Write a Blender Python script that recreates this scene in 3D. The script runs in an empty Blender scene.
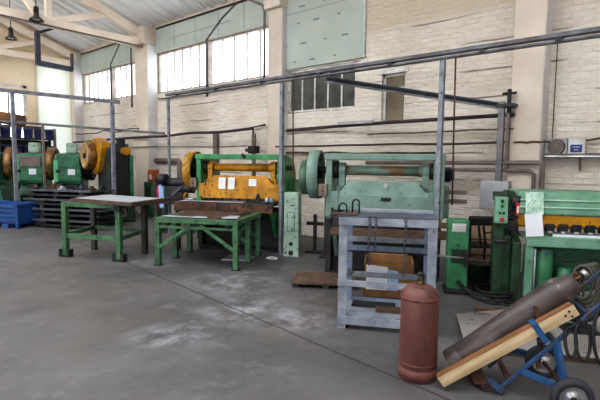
import bpy, bmesh, math, random
from mathutils import Vector, Matrix, Euler
random.seed(7)
sc = bpy.context.scene
COL = sc.collection
PI = math.pi
AZ = math.radians(-62.5)                       # the machines stand at this angle to the hall
U = Vector((math.cos(AZ), math.sin(AZ), 0)); V = Vector((-U.y, U.x, 0))
def S(s, t, z=0): return U*s + V*t + Vector((0, 0, z))
WX = 7.9; YF = 17.7; EAVE = 5.67; SL = .32

# ------------------------------------------------------------------ materials
def lin(c):
    return tuple(((x/255)/12.92 if x/255 <= .04045 else ((x/255+.055)/1.055)**2.4) for x in c) + (1,)
MATS = {}
def mat(name, col, col2=None, wear=None, amt=.35, scale=5, wscale=14, rough=.55, metal=0, bump=.05, bscale=40, stretch=(1,1,1)):
    if name in MATS: return MATS[name]
    m = bpy.data.materials.new(name); m.use_nodes = True
    nt = m.node_tree; n = nt.nodes; l = nt.links
    b = n['Principled BSDF']; b.inputs['Roughness'].default_value = rough; b.inputs['Metallic'].default_value = metal
    tc = n.new('ShaderNodeTexCoord'); mp = n.new('ShaderNodeMapping'); mp.inputs['Scale'].default_value = stretch
    l.new(tc.outputs['Object'], mp.inputs['Vector'])
    no = n.new('ShaderNodeTexNoise'); no.inputs['Scale'].default_value = scale; no.inputs['Detail'].default_value = 5
    l.new(mp.outputs[0], no.inputs['Vector'])
    r = n.new('ShaderNodeValToRGB'); r.color_ramp.elements[0].position = .36; r.color_ramp.elements[1].position = .66
    r.color_ramp.elements[0].color = lin(col2 or tuple(x*.82 for x in col)); r.color_ramp.elements[1].color = lin(col)
    l.new(no.outputs['Fac'], r.inputs['Fac'])
    out = r.outputs['Color']
    if wear:
        n2 = n.new('ShaderNodeTexNoise'); n2.inputs['Scale'].default_value = wscale; n2.inputs['Detail'].default_value = 8; n2.inputs['Roughness'].default_value = .7
        l.new(mp.outputs[0], n2.inputs['Vector'])
        r2 = n.new('ShaderNodeValToRGB'); p = .69 - amt*.42
        r2.color_ramp.elements[0].position = p; r2.color_ramp.elements[1].position = p+.07
        l.new(n2.outputs['Fac'], r2.inputs['Fac'])
        mx = n.new('ShaderNodeMix'); mx.data_type = 'RGBA'
        l.new(r2.outputs['Color'], mx.inputs['Factor']); l.new(out, mx.inputs['A']); mx.inputs['B'].default_value = lin(wear)
        out = mx.outputs['Result']
    l.new(out, b.inputs['Base Color'])
    if bump:
        n3 = n.new('ShaderNodeTexNoise'); n3.inputs['Scale'].default_value = bscale; n3.inputs['Detail'].default_value = 4
        l.new(mp.outputs[0], n3.inputs['Vector'])
        bp = n.new('ShaderNodeBump'); bp.inputs['Strength'].default_value = min(1, bump*5); bp.inputs['Distance'].default_value = .01
        l.new(n3.outputs['Fac'], bp.inputs['Height']); l.new(bp.outputs[0], b.inputs['Normal'])
    MATS[name] = m; return m

def wall_mat():
    m = bpy.data.materials.new('whitewashed_brick'); m.use_nodes = True; nt = m.node_tree; n = nt.nodes; l = nt.links
    b = n['Principled BSDF']; b.inputs['Roughness'].default_value = .85
    g = n.new('ShaderNodeNewGeometry'); sx = n.new('ShaderNodeSeparateXYZ'); l.new(g.outputs['Position'], sx.inputs[0])
    add = n.new('ShaderNodeMath'); add.operation = 'ADD'; l.new(sx.outputs['X'], add.inputs[0]); l.new(sx.outputs['Y'], add.inputs[1])
    cx = n.new('ShaderNodeCombineXYZ'); l.new(add.outputs[0], cx.inputs['X']); l.new(sx.outputs['Z'], cx.inputs['Y'])
    wob = n.new('ShaderNodeTexNoise'); wob.inputs['Scale'].default_value = 1.3; wob.inputs['Detail'].default_value = 3; l.new(cx.outputs[0], wob.inputs['Vector'])
    sc1 = n.new('ShaderNodeVectorMath'); sc1.operation = 'SCALE'; sc1.inputs['Scale'].default_value = .07; l.new(wob.outputs['Color'], sc1.inputs[0])
    va = n.new('ShaderNodeVectorMath'); va.operation = 'ADD'; l.new(cx.outputs[0], va.inputs[0]); l.new(sc1.outputs[0], va.inputs[1])
    br = n.new('ShaderNodeTexBrick'); l.new(va.outputs[0], br.inputs['Vector'])
    br.inputs['Scale'].default_value = 1; br.inputs['Brick Width'].default_value = .27; br.inputs['Row Height'].default_value = .088
    br.inputs['Mortar Size'].default_value = .012; br.inputs['Mortar Smooth'].default_value = .6
    br.inputs['Color1'].default_value = lin((230, 222, 213)); br.inputs['Color2'].default_value = lin((222, 213, 203)); br.inputs['Mortar'].default_value = lin((222, 213, 203))
    # broad dirt
    no = n.new('ShaderNodeTexNoise'); no.inputs['Scale'].default_value = .8; no.inputs['Detail'].default_value = 6; l.new(g.outputs['Position'], no.inputs['Vector'])
    rr = n.new('ShaderNodeValToRGB'); rr.color_ramp.elements[0].position = .3; rr.color_ramp.elements[1].position = .6
    rr.color_ramp.elements[0].color = (.70, .66, .62, 1); rr.color_ramp.elements[1].color = (1, 1, 1, 1); l.new(no.outputs['Fac'], rr.inputs['Fac'])
    mx = n.new('ShaderNodeMix'); mx.data_type = 'RGBA'; mx.blend_type = 'MULTIPLY'; mx.inputs['Factor'].default_value = .7
    l.new(br.outputs['Color'], mx.inputs['A']); l.new(rr.outputs['Color'], mx.inputs['B'])
    # dark open joints, long and broken
    mp = n.new('ShaderNodeMapping'); mp.inputs['Scale'].default_value = (.5, 3.2, 1); l.new(va.outputs[0], mp.inputs['Vector'])
    w = n.new('ShaderNodeTexBrick'); w.inputs['Scale'].default_value = 1; w.inputs['Brick Width'].default_value = 900; w.inputs['Row Height'].default_value = 1.5; w.inputs['Mortar Size'].default_value = .05; w.inputs['Mortar Smooth'].default_value = .2
    l.new(mp.outputs[0], w.inputs['Vector'])
    n2 = n.new('ShaderNodeTexNoise'); n2.inputs['Scale'].default_value = 1.1; n2.inputs['Detail'].default_value = 4; l.new(g.outputs['Position'], n2.inputs['Vector'])
    r3 = n.new('ShaderNodeValToRGB'); r3.color_ramp.elements[0].position = .46; r3.color_ramp.elements[1].position = .58; l.new(n2.outputs['Fac'], r3.inputs['Fac'])
    mu = n.new('ShaderNodeMath'); mu.operation = 'MULTIPLY'; l.new(w.outputs['Fac'], mu.inputs[0]); l.new(r3.outputs['Color'], mu.inputs[1])
    mu2 = n.new('ShaderNodeMath'); mu2.operation = 'MULTIPLY'; l.new(mu.outputs[0], mu2.inputs[0]); mu2.inputs[1].default_value = .7
    mx2 = n.new('ShaderNodeMix'); mx2.data_type = 'RGBA'; l.new(mu2.outputs[0], mx2.inputs['Factor']); l.new(mx.outputs['Result'], mx2.inputs['A']); mx2.inputs['B'].default_value = lin((86, 70, 62))
    # smooth plaster above 4.2 m
    mr = n.new('ShaderNodeMapRange'); mr.inputs['From Min'].default_value = 4.15; mr.inputs['From Max'].default_value = 4.3; l.new(sx.outputs['Z'], mr.inputs['Value'])
    mx3 = n.new('ShaderNodeMix'); mx3.data_type = 'RGBA'; mx3.inputs['B'].default_value = lin((206, 190, 170)); mmm = n.new('ShaderNodeMath'); mmm.operation = 'MULTIPLY'; mmm.inputs[1].default_value = .8
    l.new(mr.outputs[0], mmm.inputs[0]); l.new(mmm.outputs[0], mx3.inputs['Factor']); l.new(mx2.outputs['Result'], mx3.inputs['A'])
    l.new(mx3.outputs['Result'], b.inputs['Base Color'])
    nb = n.new('ShaderNodeTexNoise'); nb.inputs['Scale'].default_value = 7; nb.inputs['Detail'].default_value = 7; mpb = n.new('ShaderNodeMapping'); mpb.inputs['Scale'].default_value = (1, 1, 2.2); l.new(g.outputs['Position'], mpb.inputs['Vector']); l.new(mpb.outputs[0], nb.inputs['Vector'])
    bs = n.new('ShaderNodeMath'); bs.operation = 'MULTIPLY'; bs.inputs[1].default_value = .16; l.new(br.outputs['Fac'], bs.inputs[0]); ba = n.new('ShaderNodeMath'); ba.operation = 'SUBTRACT'; l.new(nb.outputs['Fac'], ba.inputs[0]); l.new(bs.outputs[0], ba.inputs[1])
    bp = n.new('ShaderNodeBump'); bp.inputs['Strength'].default_value = .8; bp.inputs['Distance'].default_value = .05; l.new(ba.outputs[0], bp.inputs['Height']); l.new(bp.outputs[0], b.inputs['Normal'])
    return m

def floor_mat():
    m = bpy.data.materials.new('worn_concrete'); m.use_nodes = True; nt = m.node_tree; n = nt.nodes; l = nt.links
    b = n['Principled BSDF']
    g = n.new('ShaderNodeNewGeometry'); P = g.outputs['Position']; sx = n.new('ShaderNodeSeparateXYZ'); l.new(P, sx.inputs[0])
    def noise(s, d=6, r=.6, vec=P):
        q = n.new('ShaderNodeTexNoise'); q.inputs['Scale'].default_value = s; q.inputs['Detail'].default_value = d; q.inputs['Roughness'].default_value = r; l.new(vec, q.inputs['Vector']); return q.outputs['Fac']
    def ramp(f, a, c, ca, cc):
        q = n.new('ShaderNodeValToRGB'); q.color_ramp.elements[0].position = a; q.color_ramp.elements[1].position = c
        q.color_ramp.elements[0].color = ca; q.color_ramp.elements[1].color = cc; l.new(f, q.inputs['Fac']); return q.outputs['Color']
    def mth(op, a, c=None, d=None):
        q = n.new('ShaderNodeMath'); q.operation = op
        for i, x in enumerate((a, c, d)):
            if x is None: continue
            if isinstance(x, (int, float)): q.inputs[i].default_value = x
            else: l.new(x, q.inputs[i])
        return q.outputs[0]
    def mix(f, A_, B_, mode='MIX'):
        q = n.new('ShaderNodeMix'); q.data_type = 'RGBA'; q.blend_type = mode
        for k, x in (('Factor', f), ('A', A_), ('B', B_)):
            if isinstance(x, (int, float, tuple)): q.inputs[k].default_value = x
            else: l.new(x, q.inputs[k])
        return q.outputs['Result']
    base = ramp(noise(.9), .3, .7, lin((78, 76, 76)), lin((112, 109, 109)))
    fine = ramp(noise(9, 8, .7), .3, .75, (.78, .78, .79, 1), (1.08, 1.07, 1.06, 1))
    c = mix(.9, base, fine, 'MULTIPLY')
    c = mix(mth('MULTIPLY', ramp(noise(.55, 4), .5, .7, (0, 0, 0, 1), (1, 1, 1, 1)), .45), c, lin((98, 84, 74)))
    sm = ramp(noise(2.2, 8, .75), .56, .64, (0, 0, 0, 1), (1, 1, 1, 1))
    c = mix(mth('MULTIPLY', sm, .35), c, lin((130, 130, 136)))
    # dusty white patches where they lie on the floor
    dust = None
    for (x, y, r) in ((3.42, 3.65, .75), (3.55, 3.05, .6), (4.1, 4.6, .9), (2.4, 3.6, .5), (4.2, 6.6, .7)):
        dx = mth('SUBTRACT', sx.outputs['X'], x); dy = mth('SUBTRACT', sx.outputs['Y'], y)
        d = mth('SQRT', mth('ADD', mth('MULTIPLY', dx, dx), mth('MULTIPLY', dy, dy)))
        q = n.new('ShaderNodeMapRange'); q.inputs['From Min'].default_value = r; q.inputs['From Max'].default_value = 0; l.new(d, q.inputs['Value'])
        dust = q.outputs[0] if dust is None else mth('MAXIMUM', dust, q.outputs[0])
    dn = ramp(noise(3.2, 9, .7), .42, .62, (0, 0, 0, 1), (1, 1, 1, 1))
    c = mix(mth('MULTIPLY', mth('MULTIPLY', dust, dn), .75), c, lin((172, 172, 180)))
    # sawn joints
    wob = mth('MULTIPLY', mth('SUBTRACT', noise(2.5, 4), .5), .06)
    for (a, bb, cc) in ((1.0, -.1256, -2.868), (.15, 1.0, -13.2), (-.12, 1.0, .9)):
        nn = math.hypot(a, bb)
        d = mth('ABSOLUTE', mth('ADD', mth('ADD', mth('MULTIPLY', sx.outputs['X'], a/nn), mth('MULTIPLY', sx.outputs['Y'], bb/nn)), mth('ADD', wob, cc/nn)))
        q = n.new('ShaderNodeMapRange'); q.inputs['From Min'].default_value = .016; q.inputs['From Max'].default_value = .004; l.new(d, q.inputs['Value'])
        c = mix(mth('MULTIPLY', q.outputs[0], .8), c, lin((34, 33, 34)))
    c = mix(mth('MULTIPLY', ramp(noise(4.5, 9, .8), .5, .7, (0, 0, 0, 1), (1, 1, 1, 1)), .4), c, lin((66, 62, 60)))
    sp = ramp(noise(14, 3, .5), .68, .72, (0, 0, 0, 1), (1, 1, 1, 1))
    c = mix(mth('MULTIPLY', sp, .4), c, lin((60, 58, 58)))
    l.new(c, b.inputs['Base Color'])
    l.new(ramp(noise(1.6, 6), .3, .7, (.42, .42, .42, 1), (.62, .62, .62, 1)), b.inputs['Roughness'])
    bp = n.new('ShaderNodeBump'); bp.inputs['Strength'].default_value = .2; bp.inputs['Distance'].default_value = .012; l.new(noise(14, 7), bp.inputs['Height']); l.new(bp.outputs[0], b.inputs['Normal'])
    return m

M_wall = wall_mat(); M_floor = floor_mat()
M_pil = mat('pillar_plaster', (218, 206, 194), (202, 189, 176), scale=1.5, rough=.9, bump=.03)
M_pilw = mat('pillar_whitewash', (222, 220, 222), (205, 202, 202), scale=2, rough=.9, bump=.03)
M_conc = mat('painted_concrete_beam', (244, 232, 216), (226, 208, 190), scale=1.2, rough=.9, bump=.03)
M_roof = mat('ribbed_roof', (240, 240, 242), (218, 215, 212), wear=(196, 172, 146), amt=.22, scale=.5, wscale=.7, rough=.8, bump=0)
M_board = mat('green_plasterboard', (186, 194, 186), (174, 182, 174), scale=1.2, rough=.8, bump=0)
M_boarddk = mat('printed_mark', (105, 118, 112), rough=.8, bump=0)
M_panel = mat('pale_green_sheeting', (216, 222, 214), (192, 202, 188), scale=1.0, rough=.6, bump=0)
M_winfr = mat('window_frame_paint', (160, 150, 142), (136, 126, 118), rough=.7, bump=0)
M_rail = mat('grey_rail_steel', (112, 112, 120), (84, 82, 88), wear=(96, 74, 62), amt=.3, rough=.5, metal=.3, bump=.02)
M_post = mat('bluegrey_post', (146, 150, 160), (106, 110, 120), wear=(78, 66, 60), amt=.25, rough=.5, metal=.2, bump=.02)
M_bpost = mat('dark_blue_steel', (70, 76, 96), (54, 58, 74), rough=.5, bump=0)
M_dark = mat('dark_oily_steel', (58, 57, 60), (36, 35, 37), rough=.5, metal=.4, bump=.03)
M_black = mat('black_rubber', (30, 30, 32), (20, 20, 21), rough=.6, bump=.02)
M_cable = mat('cable_sheath', (66, 58, 54), (48, 42, 40), rough=.7, bump=0)
M_pipe = mat('grey_pipe_paint', (128, 116, 110), (104, 92, 86), rough=.6, bump=0)
M_yel = mat('yellow_machine_paint', (204, 148, 20), (160, 110, 16), wear=(70, 50, 24), amt=.28, scale=4, rough=.45, bump=.03)
M_yfw = mat('yellow_flywheel_paint', (196, 152, 42), (150, 108, 30), wear=(80, 56, 30), amt=.35, rough=.5, bump=.03)
M_yg = mat('bright_green_paint', (64, 146, 90), (42, 110, 68), wear=(28, 48, 34), amt=.25, rough=.45, bump=.03)
M_teal = mat('faded_teal_paint', (132, 158, 148), (106, 132, 122), wear=(78, 82, 70), amt=.22, scale=3, rough=.5, bump=.03)
M_tealw = mat('rubbed_teal_paint', (124, 150, 139), (98, 124, 114), wear=(124, 98, 68), amt=.5, scale=3, wscale=8, stretch=(.4, 1, 1), rough=.5, bump=.03)
M_tower = mat('pale_mint_paint', (172, 192, 178), (144, 166, 150), wear=(84, 96, 84), amt=.3, scale=3, rough=.5, bump=.03)
M_tg = mat('table_green_paint', (76, 122, 84), (54, 92, 62), wear=(40, 46, 36), amt=.33, scale=5, rough=.55, bump=.03)
M_tdk = mat('dark_leg', (62, 62, 54), (44, 42, 38), rough=.6, bump=.03)  # darker brown-grey for back legs, back rail, spacers and bearers
M_rg = mat('mint_machine_paint', (126, 170, 146), (96, 140, 117), wear=(40, 66, 50), amt=.2, scale=3, rough=.38, bump=.02)
M_rgd = mat('deep_green_paint', (42, 78, 48), (25, 47, 30), wear=(26, 34, 24), amt=.32, rough=.5, bump=.03)
M_ped = mat('pedestal_green_paint', (68, 134, 96), (50, 106, 74), wear=(36, 64, 44), amt=.2, rough=.4, bump=.02)
M_press = mat('press_green_paint', (56, 124, 90), (34, 86, 62), wear=(24, 50, 38), amt=.25, rough=.4, bump=.02)
M_pressl = mat('press_lit_green', (110, 186, 142), (84, 160, 116), rough=.4, bump=.02)  # lit copy of the press green, light put into the colour
M_pressd = mat('press_dark_side', (44, 52, 56), (26, 32, 36), rough=.5, bump=.03)
M_brz = mat('bronze_rim', (170, 132, 84), (112, 80, 46), wear=(70, 48, 30), amt=.35, rough=.4, metal=.4, bump=.02)
M_rust = mat('rusty_steel', (112, 76, 56), (72, 48, 38), wear=(48, 36, 32), amt=.45, scale=4, wscale=9, rough=.75, bump=.06)
M_cage = mat('cage_bluegrey_paint', (154, 159, 169), (120, 126, 138), wear=(104, 92, 84), amt=.24, scale=6, rough=.55, bump=.03)
M_cageb = mat('cage_blue_paint', (128, 143, 168), (104, 117, 138), wear=(92, 76, 66), amt=.25, scale=6, rough=.55, bump=.03)
M_gas = mat('dull_red_cylinder_paint', (126, 78, 71), (94, 57, 53), wear=(66, 46, 44), amt=.36, scale=5, wscale=10, stretch=(1, 1, .25), rough=.5, bump=.04)
M_gasd = mat('scuffed_red_collar', (124, 72, 66), (92, 52, 49), wear=(64, 52, 50), amt=.3, scale=5, wscale=10, rough=.6, bump=.04)
M_bot = mat('brown_grey_bottle_paint', (92, 82, 79), (62, 53, 50), wear=(128, 120, 120), amt=.22, scale=3, wscale=6, rough=.38, bump=.03)
M_brass = mat('brass', (96, 76, 50), rough=.4, metal=.8, bump=0)
M_wood = mat('pale_timber', (206, 186, 152), (166, 142, 108), scale=4, stretch=(.5, 6, 6), rough=.75, bump=.02)
M_woodb = mat('brown_timber_edge', (156, 110, 68), (110, 74, 46), scale=5, stretch=(.5, 6, 6), rough=.75, bump=.02)
M_ply = mat('brown_board', (106, 84, 68), (72, 54, 44), scale=6, stretch=(1, 1, 8), rough=.8, bump=.02)
M_blue = mat('trolley_blue_paint', (42, 92, 140), (32, 72, 114), wear=(52, 46, 46), amt=.26, rough=.45, bump=.02)
M_blued = mat('rubbed_blue_paint', (50, 82, 120), (42, 58, 84), wear=(70, 54, 46), amt=.42, rough=.5, bump=.02)
M_crate = mat('crate_blue_paint', (40, 86, 152), (26, 60, 112), rough=.45, bump=.02)
M_bucket = mat('far_blue_plastic', (92, 98, 168), (66, 70, 126), rough=.5, bump=0)
M_chrome = mat('zinc_plate', (196, 196, 200), (150, 150, 156), rough=.3, metal=.8, bump=0)
M_paper = mat('white_paper', (226, 228, 234), (212, 214, 222), rough=.8, bump=0)
M_paperb = mat('pale_blue_paper', (160, 196, 232), (146, 180, 220), rough=.8, bump=0)
M_cardb = mat('cardboard', (148, 108, 70), (116, 84, 54), rough=.85, bump=.02)
M_sheet = mat('bare_sheet_metal', (196, 202, 212), (170, 176, 188), rough=.35, metal=.35, bump=.01)
M_stk = mat('dark_sheet_metal', (56, 58, 66), (36, 37, 44), wear=(84, 88, 98), amt=.25, scale=2, wscale=4, rough=.4, metal=.4, bump=.02)
M_stk2 = mat('lead_grey_sheet_metal', (92, 97, 108), (62, 66, 75), scale=2, rough=.4, metal=.3, bump=.02)
M_fplate = mat('dusty_floor_plate', (168, 161, 158), (136, 129, 126), wear=(90, 76, 66), amt=.25, scale=2, rough=.55, metal=.1, bump=.03)
M_grbox = mat('grey_cabinet_paint', (180, 180, 182), (164, 164, 168), rough=.5, bump=0)
M_lamp = mat('lamp_bell_metal', (96, 92, 88), (70, 66, 64), rough=.4, metal=.5, bump=0)
M_red = mat('red_button', (196, 44, 60), rough=.4, bump=0)
M_orange = mat('orange_paint', (206, 112, 52), (184, 92, 40), rough=.6, bump=0)
M_label = mat('blue_label', (44, 66, 150), rough=.5, bump=0)
M_glassd = mat('dark_window_glass', (92, 94, 90), (62, 64, 62), scale=2.5, rough=.18, bump=0)
M_glasso = mat('olive_window_glass', (122, 110, 86), (96, 84, 64), scale=3, rough=.25, bump=0)
M_white = mat('white_paint', (228, 226, 224), rough=.6, bump=0)
M_tire = mat('tyre_rubber', (52, 54, 62), (38, 40, 46), rough=.7, bump=.04)
M_film = mat('crinkled_clear_film', (206, 222, 214), (150, 190, 168), scale=18, rough=.2, bump=.2, bscale=25)
M_hose = mat('grey_hose', (96, 92, 86), (72, 68, 64), rough=.6, bump=0)
def glass_mat():
    m = bpy.data.materials.new('clear_pane'); m.use_nodes = True; n = m.node_tree.nodes; l = m.node_tree.links
    n.remove(n['Principled BSDF']); t = n.new('ShaderNodeBsdfTransparent'); t.inputs[0].default_value = (.97, .985, 1, 1)
    l.new(t.outputs[0], n['Material Output'].inputs['Surface']); return m
M_glass = glass_mat()

# ------------------------------------------------------------------ mesh builder
def rotm(rx=0, ry=0, rz=0): return Euler((rx, ry, rz)).to_matrix().to_4x4()
class MB:
    def __init__(s): s.bm = bmesh.new()
    def box(s, x0, x1, y0, y1, z0, z1, M=None):
        v = [Vector((x, y, z)) for x in (x0, x1) for y in (y0, y1) for z in (z0, z1)]
        if M is not None: v = [M @ q for q in v]
        b = [s.bm.verts.new(q) for q in v]
        for f in ((0,1,3,2), (4,6,7,5), (0,4,5,1), (2,3,7,6), (0,2,6,4), (1,5,7,3)): s.bm.faces.new([b[i] for i in f])
        return s
    def bar(s, a, b, w, h, roll=0):                       # rectangular bar from a to b
        a = Vector(a); b = Vector(b); d = b-a; L = d.length
        q = d.to_track_quat('X', 'Z').to_matrix().to_4x4()
        M = Matrix.Translation(a) @ q @ rotm(rx=roll)
        return s.box(0, L, -w/2, w/2, -h/2, h/2, M)
    def angle(s, a, b, w, th=.006):                        # L-section
        a = Vector(a); b = Vector(b)
        return s.bar(a, b, w, th)
    def cyl(s, a, b, r, r2=None, seg=20, cap=True):
        a = Vector(a); b = Vector(b); d = (b-a); q = d.to_track_quat('Z', 'Y').to_matrix()
        r2 = r if r2 is None else r2; A_ = []; B_ = []
        for i in range(seg):
            t = 2*PI*i/seg; o = Vector((math.cos(t), math.sin(t), 0))
            A_.append(s.bm.verts.new(a+q@(o*r))); B_.append(s.bm.verts.new(b+q@(o*r2)))
        for i in range(seg):
            j = (i+1) % seg; f = s.bm.faces.new((A_[i], A_[j], B_[j], B_[i])); f.smooth = True
        if cap: s.bm.faces.new(A_[::-1]); s.bm.faces.new(B_)
        return s
    def lathe(s, prof, M=None, seg=32, smooth=True):       # prof: (r, z) pairs about Z
        rings = []
        for r, z in prof:
            if r < 1e-5: rings.append([s.bm.verts.new(M @ Vector((0, 0, z)) if M is not None else Vector((0, 0, z)))]); continue
            ring = []
            for i in range(seg):
                t = 2*PI*i/seg; p = Vector((r*math.cos(t), r*math.sin(t), z)); ring.append(s.bm.verts.new(M @ p if M is not None else p))
            rings.append(ring)
        for a, b in zip(rings, rings[1:]):
            if len(a) == 1 and len(b) == 1: continue
            for i in range(seg):
                j = (i+1) % seg
                if len(a) == 1: f = s.bm.faces.new((a[0], b[j], b[i]))
                elif len(b) == 1: f = s.bm.faces.new((a[i], a[j], b[0]))
                else: f = s.bm.faces.new((a[i], a[j], b[j], b[i]))
                f.smooth = smooth
        return s
    def tube(s, pts, r, seg=8, closed=False):
        pts = [Vector(p) for p in pts]; n = len(pts); rings = []; up = None
        for i, p in enumerate(pts):
            if closed: d = pts[(i+1) % n]-pts[i-1]
            else: d = pts[min(i+1, n-1)]-pts[max(i-1, 0)]
            d.normalize()
            if up is None: up = d.orthogonal().normalized()
            up = (up-d*up.dot(d)).normalized(); sd = d.cross(up)
            rings.append([s.bm.verts.new(p+(up*math.cos(2*PI*k/seg)+sd*math.sin(2*PI*k/seg))*r) for k in range(seg)])
        for i in range(n if closed else n-1):
            a = rings[i]; b = rings[(i+1) % n]
            for k in range(seg):
                j = (k+1) % seg; f = s.bm.faces.new((a[k], a[j], b[j], b[k])); f.smooth = True
        if not closed: s.bm.faces.new(rings[0][::-1]); s.bm.faces.new(rings[-1])
        return s
    def prism(s, poly, a, b, axis='y', M=None):            # polygon extruded along an axis from a to b
        def P(u, v, w):
            p = Vector((u, w, v)) if axis == 'y' else Vector((w, u, v)) if axis == 'x' else Vector((u, v, w))
            return M @ p if M is not None else p
        A_ = [s.bm.verts.new(P(u, v, a)) for u, v in poly]; B_ = [s.bm.verts.new(P(u, v, b)) for u, v in poly]
        n = len(poly); s.bm.faces.new(A_); s.bm.faces.new(B_[::-1])
        for i in range(n):
            j = (i+1) % n; s.bm.faces.new((A_[i], B_[i], B_[j], A_[j]))
        return s
    def build(s, name, m, parent=None, bevel=0, loc=None, rotz=0):
        bmesh.ops.recalc_face_normals(s.bm, faces=s.bm.faces)
        me = bpy.data.meshes.new(name); s.bm.to_mesh(me); s.bm.free(); me.materials.append(m)
        o = bpy.data.objects.new(name, me); COL.objects.link(o)
        if parent is not None: o.parent = parent
        if loc is not None: o.location = loc
        if rotz: o.rotation_euler.z = rotz
        if bevel:
            md = o.modifiers.new('Bevel', 'BEVEL'); md.width = bevel; md.segments = 2; md.limit_method = 'ANGLE'; md.angle_limit = math.radians(40); md.harden_normals = False
        return o
def tag(o, label, cat, group=None):
    o['label'] = label; o['category'] = cat
    if group: o['group'] = group
    return o
def thing(name, label, cat, loc=(0, 0, 0), rotz=0, group=None):
    o = bpy.data.objects.new(name, None); COL.objects.link(o); o.empty_display_size = .1
    o.location = loc; o.rotation_euler = (0, 0, rotz); return tag(o, label, cat, group)
def struct(o): o['kind'] = 'structure'; return o
def arc(c, r, a0, a1, n, ax1, ax2): return [Vector(c)+Vector(ax1)*r*math.cos(a0+(a1-a0)*i/n)+Vector(ax2)*r*math.sin(a0+(a1-a0)*i/n) for i in range(n+1)]
def smooth_path(pts, n=8):
    P = [Vector(p) for p in pts]; out = []
    for i in range(len(P)-1):
        p0 = P[max(i-1, 0)]; p1 = P[i]; p2 = P[i+1]; p3 = P[min(i+2, len(P)-1)]
        for k in range(n):
            t = k/n; out.append(.5*((2*p1)+(p2-p0)*t+(2*p0-5*p1+4*p2-p3)*t*t+(3*p1-p0-3*p2+p3)*t**3))
    out.append(P[-1]); return out

# ------------------------------------------------------------------ the setting
struct(MB().box(-10, WX+.3, -5, YF+.3, -.2, 0).build('floor', M_floor))
# long wall with window openings: (y0, y1, z0, z1)
HOLES = [(7.52, 12.4, 3.69, 4.9), (13.15, 17.35, 3.74, 4.84), (5.19, 7.02, 2.79, 3.72), (4.08, 4.58, 2.44, 3.38)]
def wall_along_y(m, X0, X1, y0, y1, z0, z1, holes):
    ys = sorted({y0, y1, *[h[0] for h in holes], *[h[1] for h in holes]})
    for a, b in zip(ys, ys[1:]):
        hs = sorted([(h[2], h[3]) for h in holes if h[0] <= a+1e-6 and h[1] >= b-1e-6]); z = z0
        for h0, h1 in hs: m.box(X0, X1, a, b, z, h0); z = h1
        m.box(X0, X1, a, b, z, z1)
struct_wall = MB(); wall_along_y(struct_wall, WX, WX+.3, -5, YF, 0, 5.9, HOLES); struct(struct_wall.build('wall_right', M_wall))
# end wall: opening for one window, sheeted opening
fw = MB(); fx = [-10, 2.6, 6.12, 6.42, WX+.3]
fw.box(-10, 2.6, YF, YF+.3, 0, 8.6).box(2.6, 6.12, YF, YF+.3, 0, 2.3).box(2.6, 6.12, YF, YF+.3, 4.2, 7.6).box(6.12, 6.46, YF, YF+.3, 0, 6.6).box(6.46, 7.58, YF, YF+.3, 0, .8).box(6.46, 7.58, YF, YF+.3, 4.95, 6.4).box(7.58, WX+.3, YF, YF+.3, 0, 6.4)
M_far = mat('end_wall_plaster', (244, 228, 202), (226, 206, 178), scale=1, rough=.9, bump=.03)
struct(fw.build('wall_far', M_far))
lw = MB(); wall_along_y(lw, -10.3, -10, -5, YF, 0, 5.9, [(-3.5, 5.5, 1.2, 4.9), (7.0, 16.5, 1.2, 4.9)]); struct(lw.build('wall_left', M_wall))
for i, (a, b) in enumerate(((-3.5, 5.5), (7.0, 16.5))):
    o = struct(thing('window_%d' % (7+i), '', '')); del o['label']; del o['category']
    f = MB()
    for z in (1.2, 3.0, 4.82): f.box(-10.2, -10.1, a, b, z, z+.08)
    f.build('window_frame', M_winfr, o)
    for k in range(10): y = a+(b-a)*k/9; MB().box(-10.18, -10.12, y-.03, y+.03, 1.2, 4.9).build('mullion', M_winfr, o)
struct(MB().prism([(-10.3, 0), (WX+.3, 0), (WX+.3, 5.6), (2.2, 7.4), (-4.2, 7.4), (-10.3, 5.6)], -5.3, -5.0).build('wall_back', M_wall))
# ceiling: ribbed roof sheets, gable
rb = MB(); ys = []; y = -5.0
prof = []
while y < YF: prof += [(y, 0), (y+.22, 0), (y+.27, .07), (y+.38, .07)]; y += .43
prof.append((YF, 0))
RX = -1.0; RZ = EAVE+.02+SL*(WX-RX); SKY = 2.2; ZS = EAVE+.02+SL*(WX-SKY)
lo = [rb.bm.verts.new((WX+.02, a, EAVE+.02+b)) for a, b in prof]; hi = [rb.bm.verts.new((SKY, a, ZS+b)) for a, b in prof]; h2 = [rb.bm.verts.new((-2-SKY, a, ZS+b)) for a, b in prof]; l2 = [rb.bm.verts.new((-10, a, EAVE+.02+b)) for a, b in prof]
for i in range(len(prof)-1):
    rb.bm.faces.new((lo[i], lo[i+1], hi[i+1], hi[i])); rb.bm.faces.new((h2[i], h2[i+1], l2[i+1], l2[i]))
struct(rb.build('ceiling', M_roof))
# pillars along the long wall
PY = [18.0-.28, 12.76, 7.42, 1.88]
for i, (y, w, p) in enumerate(((17.55, .18, .3), (12.76, .36, .32), (7.28, .22, .2), (1.86, .22, .4))):
    o = struct(MB().box(WX-p, WX+.01, y-w, y+w, 0, 5.62).build('trim_%d' % (i+1), M_pil, bevel=.015))
    f = MB().box(WX-p+.004, WX, y-w-.006, y-w+.001, 0, 5.6).build('whitewashed_side', M_pilw, o)
    if i in (1, 2): MB().box(WX-p-.12, WX, y-w-.03, y+w+.03, 5.12, 5.64).build('pillar_head', M_pil, o, bevel=.02)
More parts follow.
